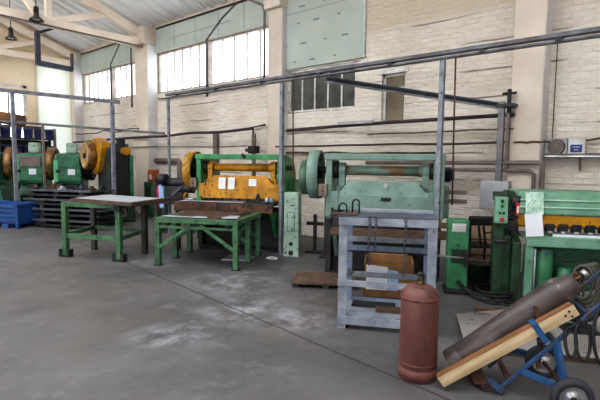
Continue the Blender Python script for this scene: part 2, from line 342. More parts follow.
# roof trusses
def roof_z(x): return EAVE+SL*(WX-x) if x > RX else EAVE+SL*(x+10)
def truss(n, y):
    o = struct(MB().box(-9.6, 7.62, y-.11, y+.11, 5.07, 5.29).build('trim_%d' % n, M_conc, bevel=.015))
    r = MB()
    r.bar((7.72, y, 5.42), (RX, y, RZ-.16), .2, .24).bar((-9.8, y, 5.42), (RX, y, RZ-.16), .2, .24); r.build('rafter', M_conc, o, bevel=.015)
    s = [6.3, 4.98, 3.5, 1.6, -.5, -2.6, -4.8, -7]
    for k, x in enumerate(s):
        if k % 2: MB().bar((x, y, 5.28), (x, y, roof_z(x)-.2), .13, .13).build('vertical_strut', M_conc, o)
    for a, b in ((5.15, 6.7), (4.75, 3.5), (1.6, 3.4), (1.4, -.5), (-2.6, -.6), (-2.8, -4.6)):
        MB().bar((a, y, 5.28), (b, y, roof_z(b)-.22), .13, .15).build('diagonal_strut', M_conc, o)
    if abs(y-12.76) < .1:
        MB().box(-9, 7.6, y-.15, y-.11, 5.05, 5.09).build('conduit', M_pipe, o)
truss(5, 12.76); truss(6, 17.45); truss(7, 1.9)
# eave conduit
struct(MB().tube([(WX-.06, 12.3, 5.6), (WX-.06, 7.8, 5.6)], .025).build('trim_8', M_cable))
struct(MB().tube([(WX-.06, 17.3, 5.55), (WX-.06, 13.2, 5.55)], .022).build('trim_9', M_cable))

def ribbon_window(n, y0, y1, z0, z1, bars, thick, mpane=M_glass, X=WX+.08, fw_=.05, mfr=M_winfr, mw=.02):
    o = struct(thing('window_%d' % n, '', '')); del o['label']; del o['category']
    f = MB().box(X-.03, X+.03, y0, y1, z0, z0+fw_).box(X-.03, X+.03, y0, y1, z1-fw_, z1).box(X-.03, X+.03, y0, y0+fw_, z0, z1).box(X-.03, X+.03, y1-fw_, y1, z0, z1)
    f.build('window_frame', mfr, o)
    for y in bars: MB().box(X-.025, X+.025, y-mw/2, y+mw/2, z0+fw_, z1-fw_).build('mullion', mfr, o)
    for y in thick: MB().box(X-.1, X+.05, y-.05, y+.05, z0, z1).build('window_post', mfr, o)
    MB().box(X-.004, X+.004, y0+fw_/2, y1-fw_/2, z0+fw_/2, z1-fw_/2).build('pane', mpane, o)
    return o
def ydiv(a, b, n): return [a+(b-a)*k/n for k in range(1, n)]
ribbon_window(1, 7.52, 12.4, 3.69, 4.9, ydiv(7.56, 9.88, 5)+ydiv(10.02, 12.36, 6), [9.95])
ribbon_window(2, 13.15, 17.35, 3.74, 4.84, ydiv(13.2, 15.05, 5)+ydiv(15.25, 17.3, 6), [15.15])
ribbon_window(3, 5.19, 7.02, 2.79, 3.72, ydiv(5.2, 7.0, 5), [], M_glassd, WX+.06, .04, M_white, .035)
w4 = ribbon_window(4, 4.08, 4.58, 2.44, 3.38, [], [], M_glasso, WX+.1, .05, M_white)
MB().box(WX+.07, WX+.12, 4.1, 4.56, 3.08, 3.12).build('transom', M_white, w4)
MB().box(WX-.02, WX+.02, 4.02, 4.64, 3.38, 3.46).build('lintel', M_white, w4)
# end-wall window
w5 = struct(thing('window_5', '', '')); del w5['label']; del w5['category']
f = MB().box(2.6, 6.12, YF+.02, YF+.1, 2.3, 2.38).box(2.6, 6.12, YF+.02, YF+.1, 4.12, 4.2).box(6.0, 6.12, YF+.02, YF+.1, 2.3, 4.2).box(2.6, 2.7, YF+.02, YF+.1, 2.3, 4.2); f.build('window_frame', M_white, w5)
MB().box(2.7, 6.0, YF+.02, YF+.09, 3.9, 4.12).build('window_header', M_far, w5)
for x in (3.3, 3.9, 4.45, 5.0, 5.28, 5.55): MB().box(x-.025, x+.025, YF+.03, YF+.08, 2.38, 3.9).build('mullion', M_winfr, w5)
MB().box(2.65, 6.05, YF+.05, YF+.06, 2.35, 3.9).build('pane', M_glass, w5)

# cladding panels above / over windows
def board(label, y0, y1, z0, z1, m=M_board, th=.03):
    o = thing('cladding_panel', label, 'wall panel', (WX-.005, (y0+y1)/2, z0), 0, 'green wall panels above the windows')
    h = (y1-y0)/2; MB().box(-th, 0, -h, h, 0, z1-z0).build('panel_board', m, o)
    return o, h
o, h = board('pale green panel over the middle run of bright windows', 7.5, 12.4, 4.91, 5.6)
for y in ydiv(-h, h, 5): MB().box(-.033, -.029, y-.006, y+.006, .02, .69).build('joint', M_boarddk, o)
MB().box(-.034, -.029, -1.0, 1.6, .3, .31).build('crack', M_boarddk, o)
o, h = board('pale green panel over the farthest run of bright windows', 13.1, 17.35, 4.85, 5.5)
for y in ydiv(-h, h, 9): MB().box(-.033, -.029, y-.004, y+.004, .02, .63).build('joint', M_winfr, o)
o = thing('plasterboard_sheet', 'large pale green plasterboard sheet with printed marks over dark window', 'wall panel', (WX-.005, 6.12, 3.76), 0)
MB().box(-.05, 0, -1.14, 1.14, 0, 1.86).build('panel_board', M_board, o)
MB().box(-.055, -.002, -1.155, -1.135, 0, 1.86).build('white_edge', M_white, o)
for yy in range(4):
    for zz, off in ((.12, 0), (.5, .25), (.95, -.1), (1.3, .3), (1.62, 0)):
        y = -1.0+yy*.55+off
        if abs(y) < 1.0:
            k = MB()
            for q in range(5 if yy % 2 == 0 else 2): k.box(-.053, -.049, y+q*.032, y+q*.032+.022, zz+.008*(q % 2), zz+.035)
            k.build('printed_mark', M_boarddk, o)
MB().box(-.056, -.05, -1.14, 1.14, 1.2, 1.204).build('sheet_joint', M_boarddk, o)
M_tl = M_panel.copy(); M_tl.name = 'translucent_sheeting'; nt = M_tl.node_tree; tb = nt.nodes.new('ShaderNodeBsdfTranslucent'); tb.inputs[0].default_value = lin((236, 238, 236)); ms = nt.nodes.new('ShaderNodeMixShader'); ms.inputs[0].default_value = .45
nt.links.new(nt.nodes['Principled BSDF'].outputs[0], ms.inputs[1]); nt.links.new(tb.outputs[0], ms.inputs[2]); nt.links.new(ms.outputs[0], nt.nodes['Material Output'].inputs['Surface'])
w6 = struct(thing('window_6', '', '')); del w6['label']; del w6['category']
MB().box(6.42, 7.62, YF-.03, YF-.01, .8, 3.95).build('translucent_sheet', M_tl, w6); MB().box(6.42, 7.62, YF-.04, YF-.012, 3.95, 5.0).build('upper_sheet', M_tl, w6)

# ------------------------------------------------------------------ overhead crane rail and posts
RXX = 5.93
o = thing('crane_rail', 'long grey double steel rail running overhead along the machines', 'rail', (RXX, 0, 3.03))
MB().box(-.05, .05, -1.5, 8.92, .07, .12).build('upper_channel', M_rail, o, bevel=.006)
MB().box(-.04, .04, -1.5, 8.92, .015, .045).build('lower_channel', M_rail, o, bevel=.006)
for y in (-.6, 1.15, 2.0, 3.3, 4.6, 5.9, 7.2, 8.5): MB().box(-.043, .043, y-.035, y+.035, .02, .1).build('clamp', M_dark, o)
def post(label, x, y, h, w=.06, m=M_post):
    t = thing('steel_post', label, 'post', (x, y, 0), 0, 'posts holding the overhead rails')
    MB().box(-w/2, w/2, -w/2, w/2, .012, h).build('shaft', m, t, bevel=.006)
    MB().box(-w*1.3, w*1.3, -w*1.3, w*1.3, 0, .012).build('foot_plate', m, t)
post('blue-grey steel post in front of the pale teal shear', RXX, 2.52, 3.03, .065)
post('blue-grey steel post in front of the yellow shear, beside the mint cabinet', RXX, 5.42, 3.03, .065)
post('slim grey post left of the yellow shear, under the rail', RXX, 8.86, 3.045, .05)
post('grey post in front of the press with the big yellow flywheel', RXX-.19, 11.02, 3.03, .085)
p13 = S(-9.9, 9.98); p41 = S(-9.28, 10.28)
post('pale grey post behind the blue crate at the left edge', p13.x, p13.y, 3.36, .09)
post('thin grey-green post before the middle green presses', p41.x, p41.y, 2.6, .06, M_pipe)
a = Vector((5.95, 11.05, 3.13)); b = Vector((p13.x, p13.y, 3.41)); e = b+(b-a)*.9
o = thing('cross_rail', 'dark upper cross rail at left running to the crane rail end', 'rail', a, 0)
MB().bar((0, 0, 0), e-a, .08, .09).build('rail_beam', M_rail, o, bevel=.008)
a = S(-5.75, 10.3, 2.33); b = S(-9.6, 10.3, 2.6); e = S(-12, 10.3, 2.77)
tag(MB().bar(a, e, .06, .06).build('cross_rail', M_rail, bevel=.006), 'lower thin cross rail at left, above the green presses', 'rail')
# brace from rail to the pillar + wall post
o = thing('jib_brace', 'dark blue diagonal beam from the crane rail to the pillar post', 'beam', (RXX+.06, 4.5, 3.0))
d = Vector((7.42, 2.2, 2.56))-Vector(o.location)
MB().bar((0, 0, .035), d+Vector((0, 0, .035)), .07, .025).build('upper_flange', M_bpost, o); MB().bar((0, 0, 0), d, .025, .08).build('web', M_dark, o); MB().bar((0, 0, -.035), d+Vector((0, 0, -.035)), .07, .02).build('lower_flange', M_post, o)
M_wp = mat('worn_grey_post', (138, 136, 140), (104, 102, 106), wear=(70, 64, 62), amt=.3, rough=.5, metal=.2, bump=.02)
o = thing('wall_post', 'grey upright post bracketed to the pillar above a grey box', 'post', (7.4, 2.17, 1.4))
MB().box(-.04, .04, -.045, .045, 0, 1.22).build('shaft', M_wp, o, bevel=.006); MB().box(.0, .1, -.11, -.07, .15, 1.1).build('side_pipe', M_pipe, o)
MB().box(-.06, .1, -.2, .07, 1.13, 1.18).build('bracket', M_dark, o); MB().cyl((0, -.1, 1.05), (0, -.1, 1.4), .03).cyl((0, -.2, 1.34), (0, 0, 1.34), .02).build('pivot_pin', M_dark, o)
o = thing('junction_cabinet', 'plain light grey metal cabinet at the foot of the pillar post', 'cabinet', (7.4, 2.22, .95))
MB().box(-.09, .1, -.22, .2, 0, .45).build('cabinet_body', M_grbox, o, bevel=.01); MB().box(-.097, -.088, -.2, .18, .02, .43).build('cabinet_door', M_grbox, o, bevel=.004)
def dpipe(label, pts, r=.035, m=M_pipe): tag(MB().tube(pts, r).build('downpipe', m), label, 'pipe')
dpipe('dark cranked downpipe on the post of the middle bright windows', [(7.868, 9.95, 3.4), (7.868, 9.95, 4.9), (7.868, 9.3, 5.35), (7.868, 8.75, 5.6)], .03, M_rail)
dpipe('dark cranked downpipe on the post of the farthest bright windows', [(7.868, 15.15, 3.4), (7.868, 15.15, 4.9), (7.868, 14.5, 5.5)], .03, M_rail)
dpipe('grey pipe bending down the pillar right of the bright windows', [(7.62, 8.1, 5.5), (7.62, 7.6, 5.25), (7.62, 7.53, 5.1), (7.62, 7.53, 3.5)], .03)
dpipe('grey pipe down the left side of the pillar between the bright windows', [(7.5, 13.16, 5.1), (7.5, 13.16, 3.3)], .03)
# hanging cords
def cord(label, x, y, z0, z1, m=M_rust, r=.012): return tag(MB().tube([(x, y, z1), (x+.01, y-.01, (z0+z1)/2), (x, y-.03, z0)], r).build('rope', m), label, 'cord', 'cords hanging from the crane rail')
cord('brown cord hanging from the rail right of the teal shear', RXX+.03, 2.36, 1.1, 3.045)
cord('brown cord hanging from the rail right of the yellow shear', RXX+.03, 5.2, 1.2, 3.045)
cord('thin dark cord hanging left of the slim grey post', RXX, 8.915, 1.0, 3.045)
tag(MB().tube([(WX-.02, 1.55, 3.6), (WX-.02, 1.55, 1.95)], .006).build('rope', M_cable), 'thin cord running up the white wall above the grey siren box', 'cord')
# hanging steel U frame
o = thing('steel_hanger', 'dark blue steel frame hung under the roof at the far left', 'bracket', (5.34, 14.5, 4.4), 0)
MB().box(-.06, .06, -.06, .06, 0, .95).build('hanger', M_bpost, o); MB().bar((0, 0, .05), (.98, .05, .03), .1, .14).build('cross_bar', M_bpost, o); MB().box(.94, 1.0, -.03, .07, 0, .5).build('short_hanger', M_bpost, o); MB().bar((0, 0, .9), (.55, 0, 1.18), .05, .07).build('stay', M_dark, o)
def lamp(label, x, y, z, ztop):
    t = thing('pendant_lamp', label, 'lamp', (x, y, z), 0, 'pendant lamps under the roof'); t.scale = (.85, .85, .85)
    MB().lathe([(.0, .235), (.07, .235), (.08, .12), (.17, .05), (.2, 0), (.19, 0), (.16, .045), (.06, .11), (0, .11)]).build('shade', M_lamp, t)
    MB().lathe([(0, .4), (.05, .4), (.07, .36), (.07, .235), (0, .235)]).build('cap', M_black, t)
    MB().cyl((0, 0, .4), (0, 0, (ztop-z)/.85), .012).build('rod', M_black, t)
    MB().lathe([(0, .02), (.1, .03), (.11, .06), (0, .1)]).build('bulb', M_white, t)
lamp('dark bell lamp hanging in front of the nearer roof beam', 4.58, 12.45, 5.08, 6.6)
lamp('bell lamp hanging farther back at the left edge', 4.89, 15.2, 5.14, 6.6)

# ------------------------------------------------------------------ wall services
def pipe(name, label, cat, pts, r, m=M_pipe, group=None, sm=False):
    return tag(MB().tube(smooth_path(pts, 6) if sm else pts, r).build(name, m), label, cat, group)
X1 = WX-.08
pipe('wall_pipe', 'dark pipe along the wall below the small olive window', 'pipe', [(7.46, 2.0, 2.42), (7.6, 4.2, 2.42), (X1, 6.4, 2.4), (X1, 7.0, 2.38)], .032, M_cable)
pipe('wall_pipe', 'upper of the twin pipes on the right wall, bending down beside the pillar', 'pipe', [(7.42, 4.6, 1.66), (7.42, 1.62, 1.69), (7.42, 1.56, 1.63), (7.42, 1.56, .5)], .035)
pipe('wall_pipe', 'lower of the twin pipes on the right wall, inside the bend', 'pipe', [(7.44, 4.4, 1.55), (7.44, 1.74, 1.57), (7.44, 1.68, 1.52), (7.44, 1.68, .5)], .03)
pipe('wall_pipe', 'grey pipe dropping down the wall behind the yellow shear', 'pipe', [(X1, 9.53, 2.42), (X1, 9.53, .3)], .075)
pipe('wall_pipe', 'grey pipe with elbow on the wall left of the yellow flywheel', 'pipe', [(X1, 12.4, 1.66), (X1, 11.25, 1.66), (X1, 11.17, 1.6), (X1, 11.17, .4)], .075)
pipe('wall_pipe', 'slim pipe arching over a valve above the yellow shear', 'pipe', [(X1, 8.1, 1.9), (X1, 8.1, 2.5), (X1, 7.7, 2.55), (7.5, 7.4, 2.5)], .022, M_cable)
pipe('wall_pipe', 'vertical grey standpipe behind the right end of the yellow shear', 'pipe', [(7.5, 7.75, 2.3), (7.5, 7.75, .4)], .05)
o = thing('pipe_valve', 'dark valve box on the standpipe over the yellow shear', 'valve', (7.5, 7.75, 1.85)); MB().box(-.1, .1, -.11, .11, 0, .18).build('valve_body', M_dark, o, bevel=.02); MB().cyl((0, .1, .08), (0, .26, .08), .04).build('valve_cap', M_dark, o)
o = thing('tube_lamp', 'short white fluorescent tube on the wall pipe under the olive window', 'lamp', (7.62, 5.0, 2.41)); MB().cyl((0, -.4, .03), (0, .4, .03), .016).build('tube', M_white, o); MB().box(-.02, .02, -.42, .42, .045, .07).build('fitting', M_grbox, o)
def cable(label, y0, y1, z, sag, X=X1, r=.016, m=M_cable, dz=0):
    n = 8; pts = [(X+random.uniform(-.01, .01), y0+(y1-y0)*i/n, z+dz*i/n+sag*random.uniform(-1, 1)) for i in range(n+1)]
    return pipe('wall_cable', label, 'cable', pts, r, m, 'cables strung along the long wall', True)
cable('dark bundled cable sagging along the wall above the yellow shear', 17.3, 7.8, 2.32, .025, 7.5, .035, dz=.1)
cable('thin cable under the dark bundled cable, behind the yellow flywheel', 17.3, 8.0, 2.05, .03, 7.53, .012)
cable('dark cable above the teal shear, halfway up the wall', 7.0, 2.1, 2.0, .012, 7.45, .018)
cable('thin brown cable a little higher, right of the teal shear', 4.6, 2.0, 2.2, .012, 7.45, .012, M_rust)
cable('thin pipe-like cable just below the far bright windows', 12.2, 7.7, 3.5, .02, X1, .02)
cable('cable along the wall over the top of the teal shear', 7.0, 3.4, 1.86, .02, X1, .02, M_rust)
cable('brown cable from the pillar to the siren box', 2.0, 1.5, 2.0, .006, 7.48, .014, M_rust)
cable('brown cable rising right from the grey and white boxes', 1.25, .2, 2.03, .03, X1, .014, M_rust, dz=.12)
cable('drooping cable along the far wall below the farthest windows', 17.3, 12.9, 2.62, .04, X1-.25, .018)
# tray with siren and box
o = thing('cable_tray', 'long grey wall tray under the siren and the white box', 'shelf', (WX-.001, 1.05, 1.78)); MB().box(-.2, 0, -1.4, .56, .0, .02).box(-.2, -.185, -1.4, .56, 0, .05).build('tray', M_pipe, o, bevel=.004); MB().box(-.21, -.201, -1.4, .56, .0, .02).build('light_edge', M_chrome, o)
for y in (.1, -.9): MB().bar((-.15, y, 0), (-.03, y, -.2), .03, .03).build('tray_bracket', M_pipe, o)
o = thing('siren_box', 'white box with a round grey grille on the wall tray', 'speaker', (WX-.1, 1.47, 1.8)); MB().box(-.06, .08, -.15, .15, 0, .26).build('housing', M_grbox, o, bevel=.01); MB().cyl((-.062, -.01, .13), (-.1, -.01, .13), .12, .11, seg=28).build('round_grille', M_pipe, o)
o = thing('switch_box', 'white box with a blue label on the wall tray', 'box', (WX-.1, 1.2, 1.8)); MB().box(-.06, .08, -.11, .11, 0, .26).build('housing', M_white, o, bevel=.01); MB().box(-.063, -.059, -.075, .075, .05, .16).build('blue_label', M_label, o)
k = MB()
for i, w in enumerate((.1, .06)): k.box(-.066, -.062, -w/2, w/2, .12-.04*i, .13-.04*i)
k.build('label_print', M_white, o)

# ------------------------------------------------------------------ guillotine shears
M_ctl = mat('grimy_control_box', (146, 134, 124), (112, 102, 94), rough=.6, bump=0)
M_redd = mat('dull_red_knob', (128, 62, 56), rough=.5, bump=0)
def make_shear(name, label, hw, loc, body, ram, shaft, flym, cover_hw, pulley=False, papers=False, bedm=M_rust):
    t = thing(name, label, 'shear machine', loc, AZ)
    for sx_ in (-1, 1):
        x0, x1 = sorted((sx_*(hw-.10 if sx_ > 0 else hw-.085), sx_*hw))
        poly = [(.05, .82), (1.05, .82), (1.05, .9), (.95, 1.45), (.75, 1.7), (.5, 1.78), (.02, 1.78), (.02, 1.68), (.3, 1.6), (.38, 1.35), (.33, 1.05), (.05, .93)] if sx_ < 0 else \
               [(.05, .82), (1.05, .82), (1.05, .9), (.95, 1.45), (.75, 1.68), (.5, 1.76), (.02, 1.78), (.02, 1.3), (.1, 1.2), (.08, .93)]
        f = MB().prism(poly, x0, x1, 'x').build('side_frame', body, t, bevel=.012)
        MB().prism([(.05, 0), (1.0, 0), (1.05, .82), (.05, .82)], x0, x1, 'x').build('lower_frame', M_rgd if papers else M_dark, t, bevel=.01)
    MB().box(-hw, -hw+.09, .0, .1, .86, 1.7).build('front_upright', body, t, bevel=.01)
    MB().box(hw-.13, hw+.02, -.0, .1, .86, 1.7).build('front_upright', body, t, bevel=.012)
    MB().box(-hw-.02, hw+.03, -.02, .1, 1.695, 1.79).build('top_beam', body, t, bevel=.012)
    MB().cyl((-hw-.32, .2, 1.545), (hw+.12, .2, 1.545), .05, seg=16).build('drive_shaft', M_dark, t)
    MB().cyl((-.66*hw, .2, 1.545), (.70*hw, .2, 1.545), .075, seg=24).cyl((.6*hw, .2, 1.545), (.72*hw, .2, 1.545), .085, seg=24).build('eccentric_shaft', shaft, t)
    for x in (-.73*hw, .72*hw):
        c = MB().box(x-.045, x+.045, .1, .22, 1.22, 1.5).cyl((x-.05, .2, 1.545), (x+.05, .2, 1.545), .115, seg=24)
        c.box(x-.07, x+.07, .1, .2, 1.2, 1.32).build('connecting_arm', ram if papers else body, t, bevel=.008)
    MB().cyl((.79*hw, .16, 1.545), (.9*hw, .16, 1.545), .12, seg=24).build('end_bearing', M_dark, t)
    MB().cyl((-.9*hw, .2, 1.545), (-.8*hw, .2, 1.545), .13, seg=24).build('clutch_drum', M_dark, t)
    MB().prism([(-.75*hw, 1.2), (-.66*hw, 1.34), (.66*hw, 1.34), (.75*hw, 1.2), (.75*hw, 1.16), (-.75*hw, 1.16)], .12, .2).build('ram_back_plate', M_dark, t)
    # front cover of the ram: shouldered plate above, straight plate below
    c = cover_hw; k = c/.73
    ML = Matrix.Translation((0, .01, 1.19)) @ rotm(rx=math.radians(-9))
    up = MB().prism([(-c+.02, 0), (-c+.02, .035), (-.62*k, .06), (-.52*k, .205), (.5*k, .205), (.62*k, .06), (c-.02, .035), (c-.02, 0)], 0, .05, 'y', ML).build('upper_cover', ram, t, bevel=.008)
    lo_ = MB().box(-c, c, -.02, .04, .965, 1.195).build('lower_cover', ram, t, bevel=.008)
    MB().box(-c-.05, -c+.06, -.03, .05, .99, 1.24).build('guide', ram, t, bevel=.008); MB().box(c-.06, c+.06, -.03, .05, .94, 1.24).build('guide', ram, t, bevel=.008)
    n = 9
    for i in range(n): x = -c*.9+1.8*c*i/(n-1); MB().cyl((x, .0, .975), (x, .0, .935), .028, seg=10).build('hold_down_foot', M_dark, t)
    MB().box(-c, c, .0, .1, .945, .968).build('blade_holder', M_dark, t)
    # flywheel on the left, dished towards the machine
    fy = .35; fx0 = -hw-.13
    Mf = Matrix.Translation((fx0, fy, 1.47)) @ rotm(ry=PI/2)
    MB().lathe([(.36, -.17), (.375, -.15), (.375, -.0), (.36, .0), (.335, .0), (.325, -.12), (.0, -.12), (0, -.15), (.33, -.17), (.36, -.17)], Mf, 40).build('flywheel', flym, t)
    sp = MB().lathe([(.0, .02), (.06, .02), (.07, -.11), (.0, -.11)], Mf, 20)
    sp.lathe([(.0, -.1), (.31, -.1), (.323, -.118), (0, -.118)], Mf, 32)
    sp.build('flywheel_recess', M_black, t)
    MB().cyl((fx0-.16, fy, 1.5), (-hw, fy, 1.5), .018, seg=10).build('flywheel_pin', flym if papers else M_sheet, t)
    if pulley:
        Mp = Matrix.Translation((fx0-.2, fy-.02, 1.42)) @ rotm(ry=PI/2)
        MB().lathe([(0, -.1), (.25, -.1), (.27, -.08), (.27, .0), (.25, .03), (0, .03)], Mp, 32).build('belt_guard', M_olive, t)
    # electrics
    e = MB().box(-hw-.09, -hw+.03, -.09, -.01, 1.16, 1.34).build('control_box', M_ctl, t, bevel=.006)
    for z, m in ((1.29, M_redd), (1.24, M_black), (1.19, M_redd)): MB().cyl((-hw-.03, -.09, z), (-hw-.03, -.105, z), .018, seg=10).build('button', m, e)
    # bed and lower structure
    MB().box(-c+.02, c-.0, -.3, .35, .86, .915).build('bed_top', M_dark, t, bevel=.006)
    if papers:
        MB().box(-c-.42, c, -.32, -.26, .735, .9).build('bed_front', bedm, t, bevel=.01); MB().box(-c-.42, -c+.02, -.27, -.02, .86, .9).build('bed_extension', M_dark, t)
        for x in (-c-.38, -c-.16): MB().box(x-.03, x+.03, -.28, -.2, 0, .735).build('extension_leg', M_dark, t)
    else: MB().box(-c+.02, c, -.32, -.26, .75, .9).build('bed_front', M_dark, t, bevel=.01); MB().box(-c+.0, c+.42, -.36, -.3, .64, .75).build('front_timber', M_ply, t, bevel=.006)
    MB().box(-hw+.08, hw-.1, .2, .3, .05, .8).build('cross_web', M_dark, t)
    MB().box(-hw+.1, hw-.1, -.1, .7, .0, .05).build('base_tie', M_dark, t)
    for sx_ in (-1, 1): MB().prism([(-.26, .74), (.1, .74), (.1, .25)], sx_*hw*.8-.03, sx_*hw*.8+.03, 'x').build('bed_bracket', body, t)
    MB().box(hw-.02, hw+.13, .35, .75, .85, 1.32).build('motor_guard', body if papers else M_teal, t, bevel=.02)
    return t
M_olive = mat('olive_green_guard', (84, 112, 92), (64, 88, 70), wear=(44, 48, 40), amt=.3, rough=.5, bump=.02)
M_ygf = M_yel
sh1 = make_shear('guillotine_shear', 'yellow and bright green guillotine shear with yellow flywheel', .86, S(-2.93, 7.95), M_yg, M_yel, M_yel, M_yfw, .74, papers=True)
MB().cyl((.06*1, -.03, 1.79), (.12, -.03, 1.73), .03, seg=10).build('beam_lug', M_dark, sh1)
MB().prism([(-.08, 0), (.03, .0), (.0, .13), (-.04, .14)], -.05, -.03, 'y', Matrix.Translation((.42, -.06, .93))).build('small_bracket', M_dark, sh1)
sh2 = make_shear('guillotine_shear', 'faded teal guillotine shear with teal flywheel behind the blue-grey stand', .83, S(-.25, 6.6), M_teal, M_teal, M_tealw, M_teal, .70, pulley=True, bedm=M_rust)
MB().box(-.02, .12, -.03, -.021, 1.11, 1.16).build('maker_plate', M_dark, sh2)
MB().prism([(0, -.045), (.04, 0), (.0, .045), (-.04, 0)], -.012, 0, 'y', Matrix.Translation((.04, .005, 1.33)) @ rotm(rx=-.16)).build('badge', M_grbox, sh2)
for z in (1.0, 1.08): pass
for (x, y, z) in ((-.1, .36, 0),): pass
for i, z in enumerate((1.24, 1.11)): MB().box(.72, 1.2, .32, .4, z-.03, z+.03).build('back_gauge_arm', M_pipe, sh2, bevel=.006)
MB().cyl((.84, .3, 1.5), (1.0, .3, 1.5), .09, seg=20).cyl((.86, .3, 1.5), (.95, .3, 1.5), .11, seg=12).build('brake_drum', M_dark, sh2)
MB().box(.66, 1.1, -.38, -.3, .80, .87).build('side_board', M_ply, sh2)
# papers stuck to the yellow shear
Mpp = math.radians(-9)
def paper(label, x, z, w, h, lean=-.16, y=-.02):
    p = S(-2.93+x, 7.95+y, z); o = thing('paper_sheet', label, 'paper', p, AZ, 'papers stuck on the yellow shear')
    o.rotation_euler = (lean, 0, AZ)
    MB().box(-w/2, w/2, -.004, 0, -h/2, h/2).build('sheet', M_paper, o)
    k = MB()
    for i in range(5): k.box(-w*.38, w*(.38-.1*(i % 3)), -.0045, -.004, h*(.3-.15*i)-.002, h*(.3-.15*i)+.002)
    k.build('faint_lines', M_grbox, o)
paper('leftmost white paper stuck on the yellow shear', -.33, 1.25, .14, .21, -.12, -.025)
paper('middle white paper stuck on the yellow shear', -.145, 1.25, .13, .22, -.12, -.025)
paper('rightmost smaller white paper on the yellow shear', .26, 1.27, .15, .13, -.16, .008)
# mint cabinet beside the yellow shear
o = thing('side_cabinet', 'pale mint steel cabinet with two dark holes standing right of the yellow shear', 'cabinet', S(-1.84, 7.7), AZ)
MB().prism([(-.14, 0), (.14, 0), (.125, 1.13), (-.125, 1.13)], -.12, .14).build('cabinet_body', M_tower, o, bevel=.012)
MB().box(-.06, .06, -.128, -.119, .46, .78).build('cover_plate', M_tower, o, bevel=.004)
k = MB()
for (x0, x1, z0, z1) in ((-.066, -.06, .45, .79), (.06, .066, .45, .79), (-.066, .066, .785, .792), (-.066, .066, .448, .455)): k.box(x0, x1, -.125, -.12, z0, z1)
k.build('cover_gap', M_dark, o)
for z, r in ((.23, .035), (.07, .045)): MB().cyl((0, -.115, z), (0, -.1245, z), r, seg=20).build('hole', M_black, o)
MB().box(-.01, .06, -.126, -.12, .9, .915).build('vent_slot', M_dark, o)

# ------------------------------------------------------------------ work tables
o = thing('work_table', 'green steel table topped by brown board and pale sheet', 'table', S(-4.98, 6.86), AZ-math.radians(5))
X = .55; Yt = .33
for (sx_, sy_) in ((-1, -1), (1, -1), (-1, 1), (1, 1)):
    fr = sy_ < 0
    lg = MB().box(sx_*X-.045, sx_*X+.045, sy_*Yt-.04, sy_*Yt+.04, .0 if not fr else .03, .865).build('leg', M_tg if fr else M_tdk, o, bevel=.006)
    if fr:
        k = MB().box(sx_*X-.11, sx_*X-.055, -Yt-.05, -Yt+.05, 0, .13).box(sx_*X+.055, sx_*X+.11, -Yt-.05, -Yt+.05, 0, .13).box(sx_*X-.11, sx_*X+.11, -Yt-.05, -Yt+.05, 0, .025)
        k.build('foot_bracket', M_dark, lg)
MB().box(-X-.04, X+.04, -Yt-.045, -Yt+.03, .865, .94).build('front_rail', M_tg, o, bevel=.005)
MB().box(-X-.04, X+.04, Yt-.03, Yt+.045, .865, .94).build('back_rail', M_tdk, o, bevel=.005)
for sx_ in (-1, 1): MB().box(sx_*(X)-.035, sx_*X+.035, -Yt, Yt+.3, .87, .935).build('side_rail', M_tg, o, bevel=.005)
MB().box(X-.06, X+.06, -Yt-.055, -Yt-.03, .82, .95).build('corner_gusset', M_dark, o)
MB().box(-X, X, -Yt-.03, -Yt+.02, .33, .41).build('stretcher', M_tg, o, bevel=.005)
for sx_ in (-1, 1): MB().bar((sx_*X, -Yt, .37), (sx_*X, Yt, .42), .05, .07).build('stretcher', M_tg, o, bevel=.005)
MB().bar((-X, Yt, .42), (X, Yt, .42), .05, .07).build('stretcher', M_tg, o)
MB().lathe([(.05, -.03), (.085, -.03), (.085, .03), (.05, .03), (.05, -.03)], Matrix.Translation((.3, .1, .75)) @ rotm(rx=PI/2), 24).build('pipe_ring', M_pipe, o)
def top_slab(name, label, cat, pts, z0, z1, m, group=None):
    c = sum((Vector(S(*p)) for p in pts), Vector())/len(pts); o_ = MB()
    loc = [(U.dot(S(*p)-c), V.dot(S(*p)-c)) for p in pts]
    o_.prism(loc, 0, z1-z0, 'z'); q = o_.build(name, m, bevel=.003); q.location = (c.x, c.y, z0); q.rotation_euler.z = AZ
    return tag(q, label, cat, group)
top_slab('stacked_board', 'thick brown board lying across the taller green table', 'board', [(-5.46, 6.62), (-4.06, 6.22), (-4.0, 7.15), (-5.42, 7.55)], .942, 1.0, M_ply)
top_slab('metal_sheet', 'pale metal sheet on the brown board of the taller table', 'metal sheet', [(-5.4, 6.64), (-4.09, 6.26), (-4.06, 7.1), (-5.38, 7.5)], 1.001, 1.008, M_sheet)

